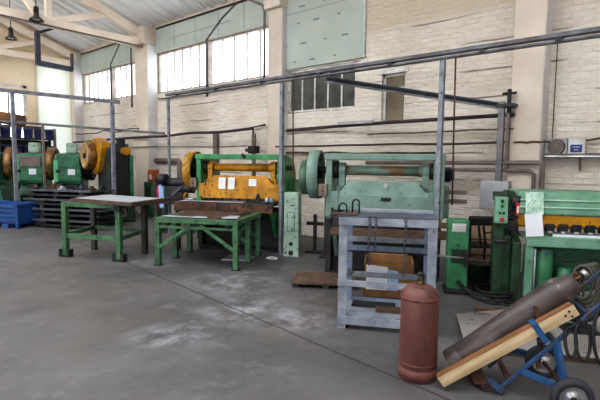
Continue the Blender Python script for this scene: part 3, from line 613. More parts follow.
o = thing('low_table', 'low green braced table in front of the yellow shear', 'table', S(-3.07, 6.98), AZ)
X = .65; ys_ = (-.56, .0, .54)
for y in ys_:
    for sx_ in (-1, 1):
        lg = MB().box(sx_*X-.04, sx_*X+.04, y-.04, y+.04, .01, .70).build('leg', M_tg, o, bevel=.006)
        MB().box(sx_*X-.06, sx_*X+.06, y-.06, y+.06, 0, .012).build('foot_plate', M_dark, lg)
MB().box(-X-.05, X+.05, -.61, -.53, .69, .765).build('front_rail', M_tg, o, bevel=.005); MB().box(-X-.03, X+.03, -.59, -.56, .60, .64).build('lower_rail', M_tg, o, bevel=.004)
MB().box(-X-.05, X+.05, .5, .58, .69, .765).build('back_rail', M_tg, o, bevel=.005)
for sx_ in (-1, 1):
    MB().box(sx_*X-.04, sx_*X+.04, -.54, .5, .69, .765).build('side_rail', M_tg, o, bevel=.005)
    MB().bar((sx_*.62, -.575, .30), (sx_*.08, -.575, .66), .03, .055).build('knee_brace', M_tg, o)
    for y in (.0, .54): MB().bar((sx_*.62, y, .34), (sx_*.15, y, .68), .03, .05).build('knee_brace', M_tg, o)
    MB().bar((sx_*X, -.5, .5), (sx_*X, -.05, .7), .03, .05).build('side_brace', M_tg, o)
MB().box(-X, X, -.53, .52, .735, .762).build('table_plate', M_dark, o)
top_slab('metal_sheet', 'dark rusty sheet lying on the low green table', 'metal sheet', [(-3.6, 6.55), (-2.75, 6.46), (-2.55, 7.46), (-3.7, 7.46)], .766, .776, M_rust)
top_slab('metal_sheet', 'narrow pale sheet at the left front of the low green table', 'metal sheet', [(-3.7, 6.45), (-3.25, 6.44), (-3.2, 6.54), (-3.68, 6.6)], .777, .782, M_sheet)
top_slab('metal_sheet', 'small pale offcut in the middle front of the low green table', 'metal sheet', [(-3.2, 6.42), (-2.9, 6.44), (-2.95, 6.56), (-3.15, 6.58)], .777, .79, M_sheet)
top_slab('metal_sheet', 'pale offcut at the right front corner of the low green table', 'metal sheet', [(-2.66, 6.44), (-2.42, 6.5), (-2.46, 6.72), (-2.62, 6.7)], .777, .80, M_sheet)
top_slab('metal_sheet', 'long pale sheet on the bed of the yellow shear', 'metal sheet', [(-4.0, 7.64), (-2.75, 7.62), (-2.75, 7.84), (-4.0, 7.84)], .917, .922, M_sheet)
top_slab('floor_sheet', 'pale sheet lying on the floor under the low green table', 'metal sheet', [(-2.9, 7.0), (-2.45, 7.05), (-2.45, 7.4), (-2.9, 7.4)], .0, .02, M_sheet)
o = thing('bearing_roll', 'white and blue roll on the right end of the yellow shear bed', 'roll', S(-2.28, 7.73, .917), AZ); MB().cyl((-.07, 0, .05), (.07, 0, .05), .05).build('roll', M_sheet, o); MB().cyl((-.02, 0, .05), (.02, 0, .05), .052).build('blue_band', M_blue, o)
tag(MB().tube(smooth_path([S(-2.2, 7.35, .015), S(-2.1, 7.4, .02), S(-2.02, 7.32, .015), S(-2.1, 7.25, .015), S(-2.2, 7.3, .02)]), .012).build('rope_scrap', M_white), 'scrap of white rope on the floor by the mint cabinet', 'rope')

# ------------------------------------------------------------------ blue-grey stand with chains
CZ = AZ+math.radians(.5)
cg = thing('steel_stand', 'tall blue-grey steel stand hung with chains, before the teal shear', 'stand', S(-.115, 4.73), CZ)
X = .425; D = .28; H_ = 1.12
for (sx_, sy_) in ((-1, -1), (1, -1), (-1, 1), (1, 1)):
    m = M_cage if sy_ < 0 else M_cageb
    MB().box(sx_*(X+.038)-.005, sx_*(X+.038)+.005, sy_*D-.045, sy_*D+.04, .0, H_).box(sx_*X-.042, sx_*X+.042, sy_*D-.05, sy_*D-.04, 0, H_).build('leg', m, cg)
def rail_(y, z, h=.07, m=M_cage, th=.02, name='cross_rail'): MB().box(-X-.045, X+.045, y-th/2, y+th/2, z, z+h).build(name, m, cg, bevel=.003)
rail_(-D-.055, 1.045, .075); rail_(D, 1.03, .07, M_cageb); rail_(D-.05, .79, .06); rail_(D-.05, .69, .06, M_cageb); rail_(D-.05, .675, .012, M_dark, .03)  # the last is only a thin dark strip underlining the blue rail
rail_(D-.03, .39, .06); rail_(-D-.055, .435, .062); rail_(-D-.055, .045, .085, M_cage); rail_(D, .05, .1, M_cageb)
for sx_ in (-1, 1):
    for z in (1.03, .43, .07): MB().box(sx_*X-.012, sx_*X+.012, -D, D, z, z+.06).build('side_rail', M_cage, cg)
MB().box(-X, X, -D, D, .10, .125).build('bottom_pan', M_cage, cg)
MB().box(-X-.06, X+.04, -D-.05, D, 1.12, 1.135).build('top_plate', M_stk2, cg, bevel=.004)
for sx_ in (-1, 1): MB().cyl((sx_*.4, -D, 0), (sx_*.4, -D, .06), .03, seg=12).build('foot', M_black, cg)
# chains: each a run of links
def chain(label, x, y, z1, z0):
    c = MB(); z = z1; i = 0; pitch = .036
    while z > z0:
        ax = (1, 0, 0) if i % 2 == 0 else (0, 1, 0)
        pts = []
        for k in range(10):
            a_ = 2*PI*k/10; pts.append(Vector(ax)*.011*math.cos(a_)+Vector((0, 0, 1))*(.024*math.sin(a_)))
        c.tube([p+Vector((x+.004*math.sin(i*.7), y, z)) for p in pts], .0045, 5, closed=True); z -= pitch; i += 1
    q = c.build('hanging_chain', M_stk2); q.location = cg.location; q.rotation_euler.z = CZ; return tag(q, label, 'chain', 'chains hanging in the blue-grey stand')
chain('left chain hanging down the front of the blue-grey stand', -.17, -D-.085, 1.12, .66)
chain('short chain close beside the left one on the blue-grey stand', -.11, -D-.085, 1.12, .78)
chain('right chain hanging down the front of the blue-grey stand', .17, -D-.085, 1.12, .56)
def sling(label, x, y, r, h):
    c = MB(); pts = [(x-r, y, 1.137)]+[(x+r*math.cos(PI-PI*i/10), y, 1.137+h-r+r*math.sin(PI*i/10)) for i in range(11)]+[(x+r, y, 1.137)]
    c.tube(pts, .009); q = c.build('wire_loop', M_black); q.location = cg.location; q.rotation_euler.z = CZ; return tag(q, label, 'wire loop', 'wire loops standing on the stand')
sling('lower black wire loop on the left end of the stand', -.46, -.1, .04, .10); sling('taller black wire loop second from the left end of the stand', -.33, -.06, .035, .14)
def local_slab(name, label, cat, x0, x1, y0, y1, z0, z1, m, base, rz, group=None, rot=0):
    q = MB().box(x0, x1, y0, y1, 0, z1-z0).build(name, m, bevel=.004); q.location = base+Vector((0, 0, z0)); q.rotation_euler.z = rz+rot; return tag(q, label, cat, group)
local_slab('wood_offcut', 'brown board scrap on the left end of the stand top', 'board', -.56, -.3, -.32, -.14, 1.136, 1.15, M_ply, cg.location, CZ)
local_slab('steel_offcut', 'long grey strip along the back of the stand top', 'metal strip', -.3, .45, .05, .2, 1.136, 1.165, M_cage, cg.location, CZ)
local_slab('steel_offcut', 'dark flat offcut on the bottom pan of the stand, left', 'metal strip', -.36, .1, .0, .16, .126, .15, M_dark, cg.location, CZ)
local_slab('wood_offcut', 'brown board on the bottom pan of the stand, behind the red cylinder', 'board', -.1, .38, -.14, -.02, .126, .16, M_ply, cg.location, CZ)
# cardboard box behind the stand with papers
cb = thing('cardboard_box', 'open brown cardboard box on the floor behind the stand', 'box', S(-.12, 5.74), AZ+.04)
k = MB(); w, d_, h_ = .3, .2, .46
k.box(-w, w, -d_, -d_+.012, 0, h_-.04).box(-w, w, d_-.012, d_, 0, h_).box(-w, -w+.012, -d_, d_, 0, h_-.02).box(w-.012, w, -d_, d_, 0, h_).box(-w, w, -d_, d_, 0, .012)
k.build('carton', M_cardb, cb); MB().bar((0, d_, h_), (0, d_+.09, h_+.02), w*1.6, .008, 0).build('flap', M_cardb, cb)
def cpaper(label, x0, x1, z0, z1, m):
    q = thing('poster_sheet', label, 'paper', cb.matrix_basis @ Vector(((x0+x1)/2, -d_-.004, z0)), AZ+.04, 'sheets on the cardboard box')
    MB().prism([((x0-x1)/2, 0), ((x1-x0)/2, 0), ((x1-x0)/2, (z1-z0)*.93), ((x0-x1)/2, z1-z0)], -.004, 0).build('sheet', m, q)
    k = MB()
    for i in range(6): k.box((x0-x1)/2*.7, (x1-x0)/2*(.75-.25*(i % 2)), -.005, -.004, (z1-z0)*(.15+.12*i), (z1-z0)*(.15+.12*i)+.004)
    k.build('faint_print', M_grbox, q)
bpy.context.view_layer.update()
cpaper('white printed sheet on the front of the cardboard box', -.27, -.01, .1, .41, M_paper); cpaper('pale blue sheet right of the white one on the box', -.005, .12, .1, .36, M_paperb)
# chain-hung dark pallet in front of the teal shear's left end
o = thing('low_pallet', 'low dark board platform on the floor left of the stand', 'pallet', S(-1.05, 6.02), AZ+.1)
MB().box(-.35, .5, -.3, .3, .05, .075).build('deck', M_ply, o, bevel=.004)
for x in (-.3, .1, .45): MB().box(x-.04, x+.04, -.28, .28, 0, .05).build('bearer', M_tdk, o)
o = thing('steel_bracket', 'dark cross-shaped steel stand between the two shears', 'stand', S(-1.52, 8.15), AZ)
MB().box(-.03, .03, -.03, .03, 0, .7).build('upright', M_dark, o); MB().box(-.16, .16, -.02, .02, .5, .56).build('arm', M_dark, o); MB().box(-.16, .16, -.12, .12, 0, .03).build('foot', M_dark, o)
o = thing('steel_column', 'dark grey steel column between the two shears', 'column', S(-1.18, 7.75), AZ); MB().box(-.09, .09, -.09, .09, .03, 1.15).build('shaft', M_stk, o, bevel=.01); MB().box(-.16, .16, -.14, .14, 0, .03).build('foot_plate', M_dark, o)

# ------------------------------------------------------------------ red gas cylinder
o = thing('gas_cylinder', 'dull red upright gas cylinder standing before the stand', 'gas cylinder', S(.172, 3.53))
R_ = .144
MB().lathe([(0, .03), (R_-.02, .03), (R_, .06), (R_, .64), (R_-.012, .68), (R_-.05, .715), (.05, .732), (0, .734)], None, 40).build('tank', M_gas, o)
MB().lathe([(R_-.006, 0), (R_+.004, 0), (R_+.004, .09), (R_-.006, .09), (R_-.006, 0)], None, 40).build('foot_ring', M_gasd, o)
MB().lathe([(R_, .62), (R_+.004, .625), (R_+.004, .64), (R_, .645)], None, 40).build('weld_seam', M_gasd, o)
MB().lathe([(R_, .115), (R_+.003, .12), (R_+.003, .13), (R_, .135)], None, 40).build('weld_seam', M_gasd, o)
vv = MB().lathe([(0, .797), (.022, .797), (.024, .777), (.028, .742), (.04, .732), (0, .727)], None, 16).build('valve', M_brass, o); MB().cyl((-.03, 0, .772), (.045, 0, .772), .014, seg=12).cyl((0, 0, .797), (0, 0, .82), .026, seg=12).build('valve_knob', M_dark, vv)

# ------------------------------------------------------------------ control pedestal
o = thing('control_pedestal', 'bright green control pedestal with white keypad right of the stand', 'control pedestal', S(.735, 6.08), AZ)
MB().box(-.125, .125, -.13, .13, .06, .95).build('pedestal_body', M_ped, o, bevel=.012); MB().box(-.15, .15, -.16, .16, 0, .06).build('base', M_dark, o, bevel=.01)
kp = MB().box(-.085, .085, -.137, -.129, .8, .91).build('keypad', M_grbox, o)
for r in range(3):
    for c in range(5): MB().box(-.075+c*.031, -.051+c*.031, -.142, -.137, .812+r*.032, .834+r*.032).build('key', M_white, kp)
MB().cyl((.0, -.128, .63), (.0, -.145, .63), .012, seg=10).build('screw', M_dark, o); MB().box(-.08, .07, -.135, -.128, .4, .58).build('panel', M_rgd, o)
MB().bar((-.32, -.2, .5), (.12, -.2, .485), .02, .02).build('lever', M_chrome, o); MB().box(.06, .12, -.24, -.12, .38, .58).build('lever_block', M_black, o, bevel=.01); MB().bar((.0, -.15, .18), (.08, -.17, .1), .05, .04).build('plug', M_black, o)
# chair, bucket and clutter behind it
o = thing('metal_chair', 'dark metal-framed chair with black backrest between the green machines', 'chair', S(1.18, 7.0), AZ+.15)
MB().box(-.2, .2, -.04, .02, .76, .9).build('backrest', M_black, o, bevel=.03); MB().box(-.2, .2, -.0, .38, .42, .46).build('seat', M_black, o, bevel=.015)
for x in (-.18, .18): MB().bar((x, .38, 0), (x, .36, .44), .03, .03).build('leg', M_dark, o); MB().bar((x, -.04, 0), (x, -.01, .8), .05, .05).build('leg', M_black, o)
MB().bar((.0, .0, .46), (-.05, -.01, .78), .025, .025).build('back_slat', M_dark, o); MB().bar((.07, .0, .46), (.02, -.01, .78), .025, .025).build('back_slat', M_dark, o); MB().bar((.05, 0, .65), (.18, 0, .67), .02, .02).build('back_slat', M_dark, o)
M_tanb = mat('pale_tan_board', (206, 182, 154), (180, 154, 126), scale=3, rough=.8, bump=0)
o = thing('wooden_box', 'tan wooden box against the wall behind the dark chair', 'box', S(1.25, 7.75), AZ); MB().box(-.25, .25, -.15, .15, 0, .72)  .build('carcass', M_tanb, o, bevel=.006)
for z in (.2, .45): MB().box(-.24, .24, -.158, -.149, z, z+.02).build('batten', M_ply, o)
o = thing('metal_bin', 'dark green open metal bin on the floor left of the right-hand shear', 'bin', S(1.08, 6.5)); MB().lathe([(0, .01), (.14, .01), (.16, .0), (.17, .3), (.175, .3), (.16, .3), (.15, .02), (0, .02)], None, 24).build('bin_body', M_rgd, o)
local_slab('wood_offcut', 'short brown wood piece lying on the dark green bin', 'board', -.16, .2, -.05, .05, .30, .35, M_ply, S(1.06, 6.5), AZ, None, -.3)
# ------------------------------------------------------------------ right-hand mint green shear
T0 = 5.9
M_rgl = mat('painted_mint_highlight', (186, 214, 198), (150, 192, 168), rough=.3, bump=0)  # pale mint paints the highlight along the cover ridges
rs = thing('plate_shear', 'mint green plate shear with yellow hold-down beam, at right edge', 'shear machine', S(1.5, T0), AZ)
L_ = 2.0
MB().prism([(.0, 1.05), (-.03, 1.07), (.02, 1.31), (.06, 1.335), (.5, 1.34), (.5, 1.05)], -.1, L_, 'x').build('ram_cover', M_rg, rs, bevel=.012)
for z in (1.15, 1.235): MB().bar((-.1, -.035+(z-1.07)*.2, z), (L_, -.035+(z-1.07)*.2, z), .03, .016).build('ridge', M_rgl, rs, bevel=.004)
MB().prism([(.03, .9), (.0, .93), (.0, 1.06), (.12, 1.06), (.12, .9)], -.1, L_, 'x').build('hold_down_beam', M_yel, rs, bevel=.006)
MB().prism([(-.14, .99), (-.1, 1.055), (.1, 1.055), (.1, .88), (.04, .88), (.02, .96), (-.1, .97)], -.01, .03, 'y').build('yellow_bracket', M_yel, rs)
for i in range(11):
    x = .26+i*.145
    f = MB().box(x-.05, x+.05, -.035, .05, .855, .955).build('hold_down_foot', M_dark, rs, bevel=.012); MB().cyl((x, -.02, .84), (x, -.02, .87), .035, seg=14).build('foot_pad', M_chrome, f)
MB().box(-.04, L_, -.15, .35, .77, .812).build('bed_top', M_rg, rs, bevel=.008)
MB().box(-.02, L_, -.15, -.1, .69, .775).build('bed_front', M_rg, rs, bevel=.01)
MB().box(.1, L_, .2, .26, .06, .77).build('back_panel', M_press, rs)
MB().box(-.02, .07, -.12, .0, 0, .70).build('leg', M_rg, rs, bevel=.008)
MB().prism([(-.1, 0), (.6, 0), (.6, 1.32), (.22, 1.32), (.0, 1.22), (.0, .98), (.1, .9), (.06, .78), (-.1, .72)], -.16, -.06, 'x').build('side_frame', M_rgd, rs, bevel=.015)
MB().prism([(-.02, 0), (.5, 0), (.5, .9), (.1, .86), (-.02, .78)], -.3, -.16, 'x').build('side_housing', M_rgd, rs, bevel=.015)
MB().prism([(.1, 1.24), (.4, 1.31), (.4, 1.2), (.1, 1.16)], -.32, -.1, 'x').build('top_arm', M_rgd, rs, bevel=.01)
MB().cyl((-.12, .02, 1.12), (-.12, .02, 1.28), .05, seg=14).box(-.2, -.1, -.03, .1, 1.0, 1.08).build('linkage', M_dark, rs)
MB().box(-.22, -.12, -.06, .02, .86, .98).build('drive_block', M_stk, rs, bevel=.01)
ra = MB().box(-.145, -.105, -.1, -.08, 1.05, 1.2).build('red_sign', M_red, rs); MB().box(-.135, -.115, -.104, -.1, 1.08, 1.16).build('white_stripe', M_white, ra)
pn = MB().box(-.385, -.245, -.16, -.06, .955, 1.27).build('control_panel', M_rg, rs, bevel=.008)
for (x, z, r, m) in ((-.315, 1.22, .017, M_black), (-.315, 1.16, .017, M_rgd), (-.335, 1.08, .014, M_black), (-.295, 1.08, .016, M_rgd), (-.31, 1.0, .026, M_red)):
    MB().cyl((x, -.158, z), (x, -.175, z), r, seg=16).build('button', m, pn)
MB().box(-.37, -.26, -.06, .04, 0, 1.2).build('panel_post', M_rgd, rs, bevel=.01)
MB().cyl((-.3, -.12, .72), (-.3, -.12, .76), .08, seg=20).build('pedal_bowl', M_dark, rs)
tk = MB().lathe([(0, .0), (.095, .0), (.1, .02), (.1, .56), (.09, .58), (0, .58)], Matrix.Translation((.22, .02, .08)), 28).build('oil_tank', M_ped, rs); MB().cyl((.22, -.081, .6), (.22, -.083, .6), .02).build('blue_mark', M_blue, tk)
MB().lathe([(0, .0), (.075, .0), (.08, .02), (.08, .34), (.0, .36)], Matrix.Translation((.46, .04, .08)), 28).build('oil_tank', M_ped, rs)
MB().box(.1, L_, .0, .2, 0, .08).build('base_tie', M_rgd, rs); MB().cyl((.09, -.1, .12), (.09, -.1, .66), .012, seg=8).build('rod', M_grbox, rs)
tag(MB().tube(smooth_path([S(1.62, T0-.06, .66), S(1.8, T0-.02, .58), S(1.95, T0-.09, .53), S(2.15, T0-.12, .57), S(2.5, T0-.1, .56)]), .014).build('power_cable', M_black), 'black cable looping below the bed of the right-hand shear', 'cable')
q = MB().bar(S(1.78, T0-.06, .825), S(2.6, T0-.06, .825), .05, .025).build('metal_bar', M_paper); tag(q, 'white bar lying on the bed of the right-hand shear', 'bar')
q = thing('paper_sheet', 'large blank white sheet hanging on the front of the right-hand shear', 'paper', S(1.56, T0-.16, .815), AZ); q.rotation_euler = (-.1, math.radians(-5), AZ)
MB().box(-.095, .095, -.004, 0, 0, .27).build('sheet', M_paper, q)
q = thing('plastic_film', 'crinkled clear film wrapped over the mint cover of the right-hand shear', 'film', S(1.57, T0-.042, 1.06), AZ)
q.rotation_euler = (-.19, 0, AZ)
k = MB(); nx, nz = 14, 16; g = [[k.bm.verts.new((-.1+.2*i/nx, random.uniform(-.009, .0)-.022, .27*j/nz)) for i in range(nx+1)] for j in range(nz+1)]
for j in range(nz):
    for i in range(nx): k.bm.faces.new((g[j][i], g[j][i+1], g[j+1][i+1], g[j+1][i]))
k.build('film_wrap', M_film, q)
# floor cables and hoses
def coil(name, label, c, r, n, dz, m, rad=.012, group=None, tilt=None, wob=.06):
    pts = []
    for i in range(n*20):
        a_ = 2*PI*i/20; rr = r*(1+wob*math.sin(a_*.37+i*.05)); p = Vector((rr*math.cos(a_), rr*math.sin(a_)*.9, rad+dz*i/20+.012*math.sin(a_*2.3)**2))
        if tilt is not None: p = tilt @ p
        pts.append(Vector(c)+p)
    return tag(MB().tube(pts, rad, 6).build(name, m), label, 'cable', group)
coil('cable_coil', 'black cable coiled on the floor at the foot of the right-hand shear', S(1.16, 5.93), .26, 4, .026, M_black, .013, wob=.15)
def floor_cable(label, pts, r=.014, m=M_black): return tag(MB().tube(smooth_path(pts), r, 6).build('floor_cable', m), label, 'cable', 'cables trailing over the floor')
floor_cable('black cable curving from the green pedestal over the floor', [S(.82, 5.88, .12), S(.95, 5.75, .02), S(1.1, 5.6, .015), S(1.3, 5.68, .015), S(1.48, 5.76, .015)])
floor_cable('second black cable beside the pedestal, on the floor', [S(.9, 6.3, .015), S(1.05, 6.1, .03), S(1.2, 5.62, .015), S(1.45, 5.6, .015)])
# ------------------------------------------------------------------ floor plate
pl = thing('floor_plate', 'flat grey steel plate raised on battens on the floor at right', 'steel plate', S(0, 0), AZ)
MB().prism([(.62, 4.95), (.6, 4.12), (2.9, 4.06), (2.9, 5.5), (1.6, 5.5)], .05, .062, 'z').build('plate', M_fplate, pl)
for y in (4.14, 4.75, 5.3): MB().box(.85 if y > 5 else .68, 2.9, y-.04, y+.04, .0, .05).build('batten', M_ply, pl)
tx = bpy.data.curves.new('chalk', 'FONT'); tx.body = 'FEEI'; tx.size = .1; to = bpy.data.objects.new('chalk', tx); COL.objects.link(to)
bpy.context.view_layer.update(); me = bpy.data.meshes.new_from_object(to.evaluated_get(bpy.context.evaluated_depsgraph_get())); bpy.data.objects.remove(to)
me.materials.clear(); me.materials.append(M_dark); q = bpy.data.objects.new('painted_letters', me); COL.objects.link(q); q.parent = pl; q.location = (.8, 4.98, .0635); q.rotation_euler.z = .05
# ------------------------------------------------------------------ hand trolley with bottle and plank
tr = thing('hand_trolley', 'blue tubular cylinder trolley tipped back on two black wheels', 'trolley', S(1.12, 3.45), AZ)
def tl(s, t, z): return (s-1.12, t-3.45, z)
W1 = tl(1.14, 3.17, .133); W2 = tl(1.12, 3.72, .133)
rn0, rn1 = tl(.73, 3.38, .03), tl(1.62, 3.38, 1.0)
rf0, rf1 = tl(.73, 3.76, .03), tl(1.62, 3.76, 1.0)
for a_, b_ in ((rn0, rn1), (rf0, rf1)): MB().bar(a_, b_, .024, .032).build('frame_rail', M_blued, tr, bevel=.006)
MB().tube(smooth_path([rn1, tl(1.68, 3.41, 1.07), tl(1.7, 3.57, 1.09), tl(1.68, 3.73, 1.07), rf1]), .018).build('handle', M_blue, tr)
for w, s_ in ((W1, -1), (W2, 1)):
    wh = MB().lathe([(.086, -.03), (.11, -.034), (.128, -.022), (.133, 0), (.128, .022), (.11, .034), (.086, .03), (.086, -.03)], Matrix.Translation(w) @ rotm(rx=PI/2), 36).build('wheel', M_tire, tr)
    MB().lathe([(0, -.02), (.03, -.03), (.035, -.012), (.07, -.01), (.09, -.028), (.09, .028), (.07, .01), (.035, .012), (.03, .03), (0, .02)], Matrix.Translation(w) @ rotm(rx=PI/2), 28).build('rim', M_chrome, wh)
    MB().cyl((w[0], w[1]-.04, w[2]), (w[0], w[1]+.04, w[2]), .018, seg=12).build('hub', M_dark, wh)
MB().cyl(W1, W2, .014, seg=12).build('axle', M_rust, tr)
for y, yr, w in ((3.28, 3.37, W1), (3.79, 3.77, W2)):
    MB().bar(tl(1.09, yr, .42), tl(1.13, y, .16), .03, .055).build('wheel_strut', M_blue, tr, bevel=.005)
    MB().bar(tl(.88, yr, .19), tl(1.12, y, .14), .03, .045).build('wheel_stay', M_blue, tr, bevel=.005)
for f_ in (.08, .4, .62):
    a_ = Vector(rn0).lerp(Vector(rn1), f_); b_ = Vector(rf0).lerp(Vector(rf1), f_); MB().bar(a_, b_, .03, .03).build('cross_bar', M_blued if f_ > .1 else M_rust, tr)
MB().bar(tl(.62, 3.42, .04), tl(.62, 3.76, .04), .1, .012).build('toe_plate', M_rust, tr); MB().bar(tl(.62, 3.4, .03), tl(.77, 3.4, .05), .03, .05).build('toe_bar', M_rust, tr); MB().bar(tl(.66, 3.36, .11), tl(.76, 3.36, .03), .012, .05).build('toe_bracket', M_blued, tr)
MB().bar(tl(1.0, 3.43, .2), tl(1.02, 3.43, .5), .024, .024).build('hook_post', M_rust, tr); MB().bar(tl(1.02, 3.43, .49), tl(.955, 3.425, .65), .03, .022).build('hook', M_rust, tr)
# plank lying on the trolley
pa = S(.325, 3.34, .065); pb = S(1.2, 3.385, .67); d = (pb-pa); Lp = d.length
o = thing('timber_plank', 'pale squared timber plank leaning along the trolley before the steel bottle', 'plank', pa)
o.rotation_mode = 'QUATERNION'; o.rotation_quaternion = d.to_track_quat('X', 'Z')
MB().box(0, Lp, -.03, .04, -.042, .042).build('beam', M_wood, o, bevel=.006)
MB().box(.004, Lp-.004, -.029, .04, .0415, .0445).build('weathered_edge', M_woodb, o)
for (x, z) in ((Lp-.05, .015), (Lp-.085, -.0), (Lp-.05, -.025)): MB().cyl((x, -.0295, z), (x, -.032, z), .008, seg=10).build('nail_hole', M_black, o)
dv = d.normalized(); up = Vector((0, 0, 1)); up = (up-dv*up.dot(dv)).normalized()
q0 = pa+dv*(Lp*.73); st = thing('steel_strap', 'flat blue steel strap over the timber plank, tied to the trolley', 'strap', q0)
st.rotation_mode = 'QUATERNION'; st.rotation_quaternion = d.to_track_quat('X', 'Z')
MB().box(-.02, .02, -.042, -.034, -.1, .056).box(-.02, .02, -.042, .05, .05, .058).build('band', M_blue, st, bevel=.002)
# leaning steel bottle
ba = S(.425, 3.54, .115); bb = S(1.215, 3.56, .795); d = bb-ba; Lb = d.length+.02
o = thing('steel_bottle', 'long brown-grey steel gas bottle lying tilted on the blue trolley', 'gas bottle', ba)
o.rotation_mode = 'QUATERNION'; o.rotation_quaternion = d.to_track_quat('Z', 'Y')
R2 = .106
MB().lathe([(0, 0), (R2-.012, .0), (R2, .02), (R2, Lb-.13), (R2-.008, Lb-.08), (R2-.03, Lb-.03), (.07, Lb+.01), (.035, Lb+.03), (0, Lb+.03)], None, 40).build('bottle_body', M_bot, o)
MB().lathe([(R2, .0), (R2+.006, .01), (R2+.006, .09), (R2, .1)], None, 40).build('foot_band', M_bot, o)
vl = MB().cyl((0, 0, Lb+.02), (0, 0, Lb+.09), .02, seg=12).cyl((0, .0, Lb+.06), (.0, .05, Lb+.06), .012, seg=10).build('valve', M_brass, o); MB().cyl((0, 0, Lb+.09), (0, 0, Lb+.125), .032, seg=14).build('valve_cap', M_chrome, vl)
# hoses hanging at the trolley handle
cz = S(1.62, 3.62, .62)
def hose(label, pts, r=.012, m=M_hose): return tag(MB().tube(smooth_path(pts, 8), r, 6).build('gas_hose', m), label, 'hose', 'hoses hung on the trolley handle')
hp = Vector(S(1.40, 3.84, .90))
for i in range(5):
    rr = .13+.02*i; c_ = hp+U*(.0+.03*i)+V*(.03*i)+Vector((0, 0, -rr-.02)); lean = .25*i-.35
    pts = [c_+(U*math.cos(lean)+V*math.sin(lean))*rr*.55*math.sin(2*PI*k/20)+Vector((0, 0, 1))*rr*math.cos(2*PI*k/20) for k in range(20)]
    tag(MB().tube(pts, .011, 6, closed=True).build('gas_hose', M_hose), ['grey hose loop nearest the bottle valve', 'second grey hose loop from the bottle valve', 'third grey hose loop from the bottle valve', 'fourth grey hose loop from the bottle valve', 'outermost grey hose loop at the right edge'][i], 'hose', 'hoses hung on the trolley handle')
def dropped(label, s, t, z0, r, m): 
    pts = [S(s, t, z0)]+[S(s+r*.35*math.sin(a_), t+.03*math.cos(a_), z0-r+r*math.cos(a_)) for a_ in [2*PI*k/18 for k in range(1, 18)]]
    return tag(MB().tube(pts, .011, 6, closed=True).build('gas_hose', m), label, 'hose', 'black hoses hanging under the trolley handle')
dropped('black hose loop hanging low below the trolley handle', 1.24, 3.33, .60, .13, M_black); dropped('narrow black hose loop beside the timber plank end', 1.17, 3.34, .55, .10, M_black); dropped('black hose loop hanging at the right edge of the picture', 1.36, 3.3, .72, .2, M_black)
rg = thing('spoked_ring', 'black spoked ring behind the bottle valve', 'wheel', S(1.72, 4.75, .062), AZ)
MB().tube(arc((0, 0, .3), .2, 0, 2*PI*23/24, 23, (1, 0, 0), (0, 0, 1)), .03, 8, closed=True).build('rim', M_black, rg); MB().bar((-.18, 0, .3), (.18, 0, .4), .03, .03).build('spoke', M_chrome, rg); MB().bar((0, 0, .0), (0, 0, .3), .06, .06).build('stand_leg', M_dark, rg); MB().box(-.15, .15, -.12, .12, 0, .03).build('foot', M_dark, rg)

# ------------------------------------------------------------------ far left: crate, sheet stacks, presses
o = thing('blue_crate', 'blue corrugated steel crate on the floor at the left edge', 'crate', S(-9.72, 9.42), AZ+math.radians(-6))
w, d_, h_ = .9, .38, .57
k = MB()
for (x0, x1, y0, y1) in ((-w, w, -d_, -d_+.02), (-w, w, d_-.02, d_), (-w, -w+.02, -d_, d_), (w-.02, w, -d_, d_)): k.box(x0, x1, y0, y1, .1, h_)
k.box(-w, w, -d_, d_, .1, .12).build('crate_wall', M_crate, o)
for z in (.15, .26, .37, .48): MB().box(-w+.05, w-.05, -d_-.03, -d_, z, z+.06).build('rib', M_crate, o, bevel=.012)
for x in (-w, w): MB().box(x-.035, x+.035, -d_-.035, -d_+.03, 0, h_+.02).build('corner_post', M_crate, o)
for x in (-.5, .5): MB().box(x-.1, x+.1, -d_-.02, d_, .0, .1).build('skid', M_crate, o)
lay = [(.04, M_stk), (.17, M_stk), (.30, M_stk), (.43, M_stk2), (.55, M_stk), (.66, M_stk), (.77, M_stk2), (.88, M_stk)]
names = ['lowest', 'second lowest', 'third from the bottom', 'fourth from the bottom, lighter grey', 'fifth from the bottom', 'third from the top', 'second from the top, lighter grey', 'topmost']
for i, (z, m) in enumerate(lay):
    up_ = i > 4; cx = -7.75 if not up_ else -8.05; hw_ = (.98 if i < 4 else .9)+random.uniform(-.05, .05) if not up_ else 1.0+random.uniform(-.06, .06); rot = random.uniform(-.05, .05)-.02
    dz = (lay[i+1][0]-z) if i < 7 else 0
    t = thing('sheet_bundle', '%s tray of dark metal sheets in the stack at left' % names[i].capitalize(), 'sheet metal', S(cx, 9.66+random.uniform(-.03, .03), z+.005), AZ+rot, 'trays of dark sheet metal stacked at left')
    MB().box(-hw_, hw_, -.42, .42, 0, .03).build('sheet', m, t, bevel=.004)
    MB().box(-hw_+.04, hw_-.04, -.46, -.425, .0, .055).build('folded_edge', M_stk2 if i % 2 else M_stk, t, bevel=.006)
    if i < 7:
        for x in (-.7, 0, .7): MB().box(x-.05, x+.05, -.4, .4, .03, dz-.001).build('spacer', M_tdk, t)
    if i == 0:
        for x in (-.7, 0, .7): MB().box(x-.05, x+.05, -.4, .4, -.045, 0).build('foot_block', M_tdk, t)
random.seed(11)
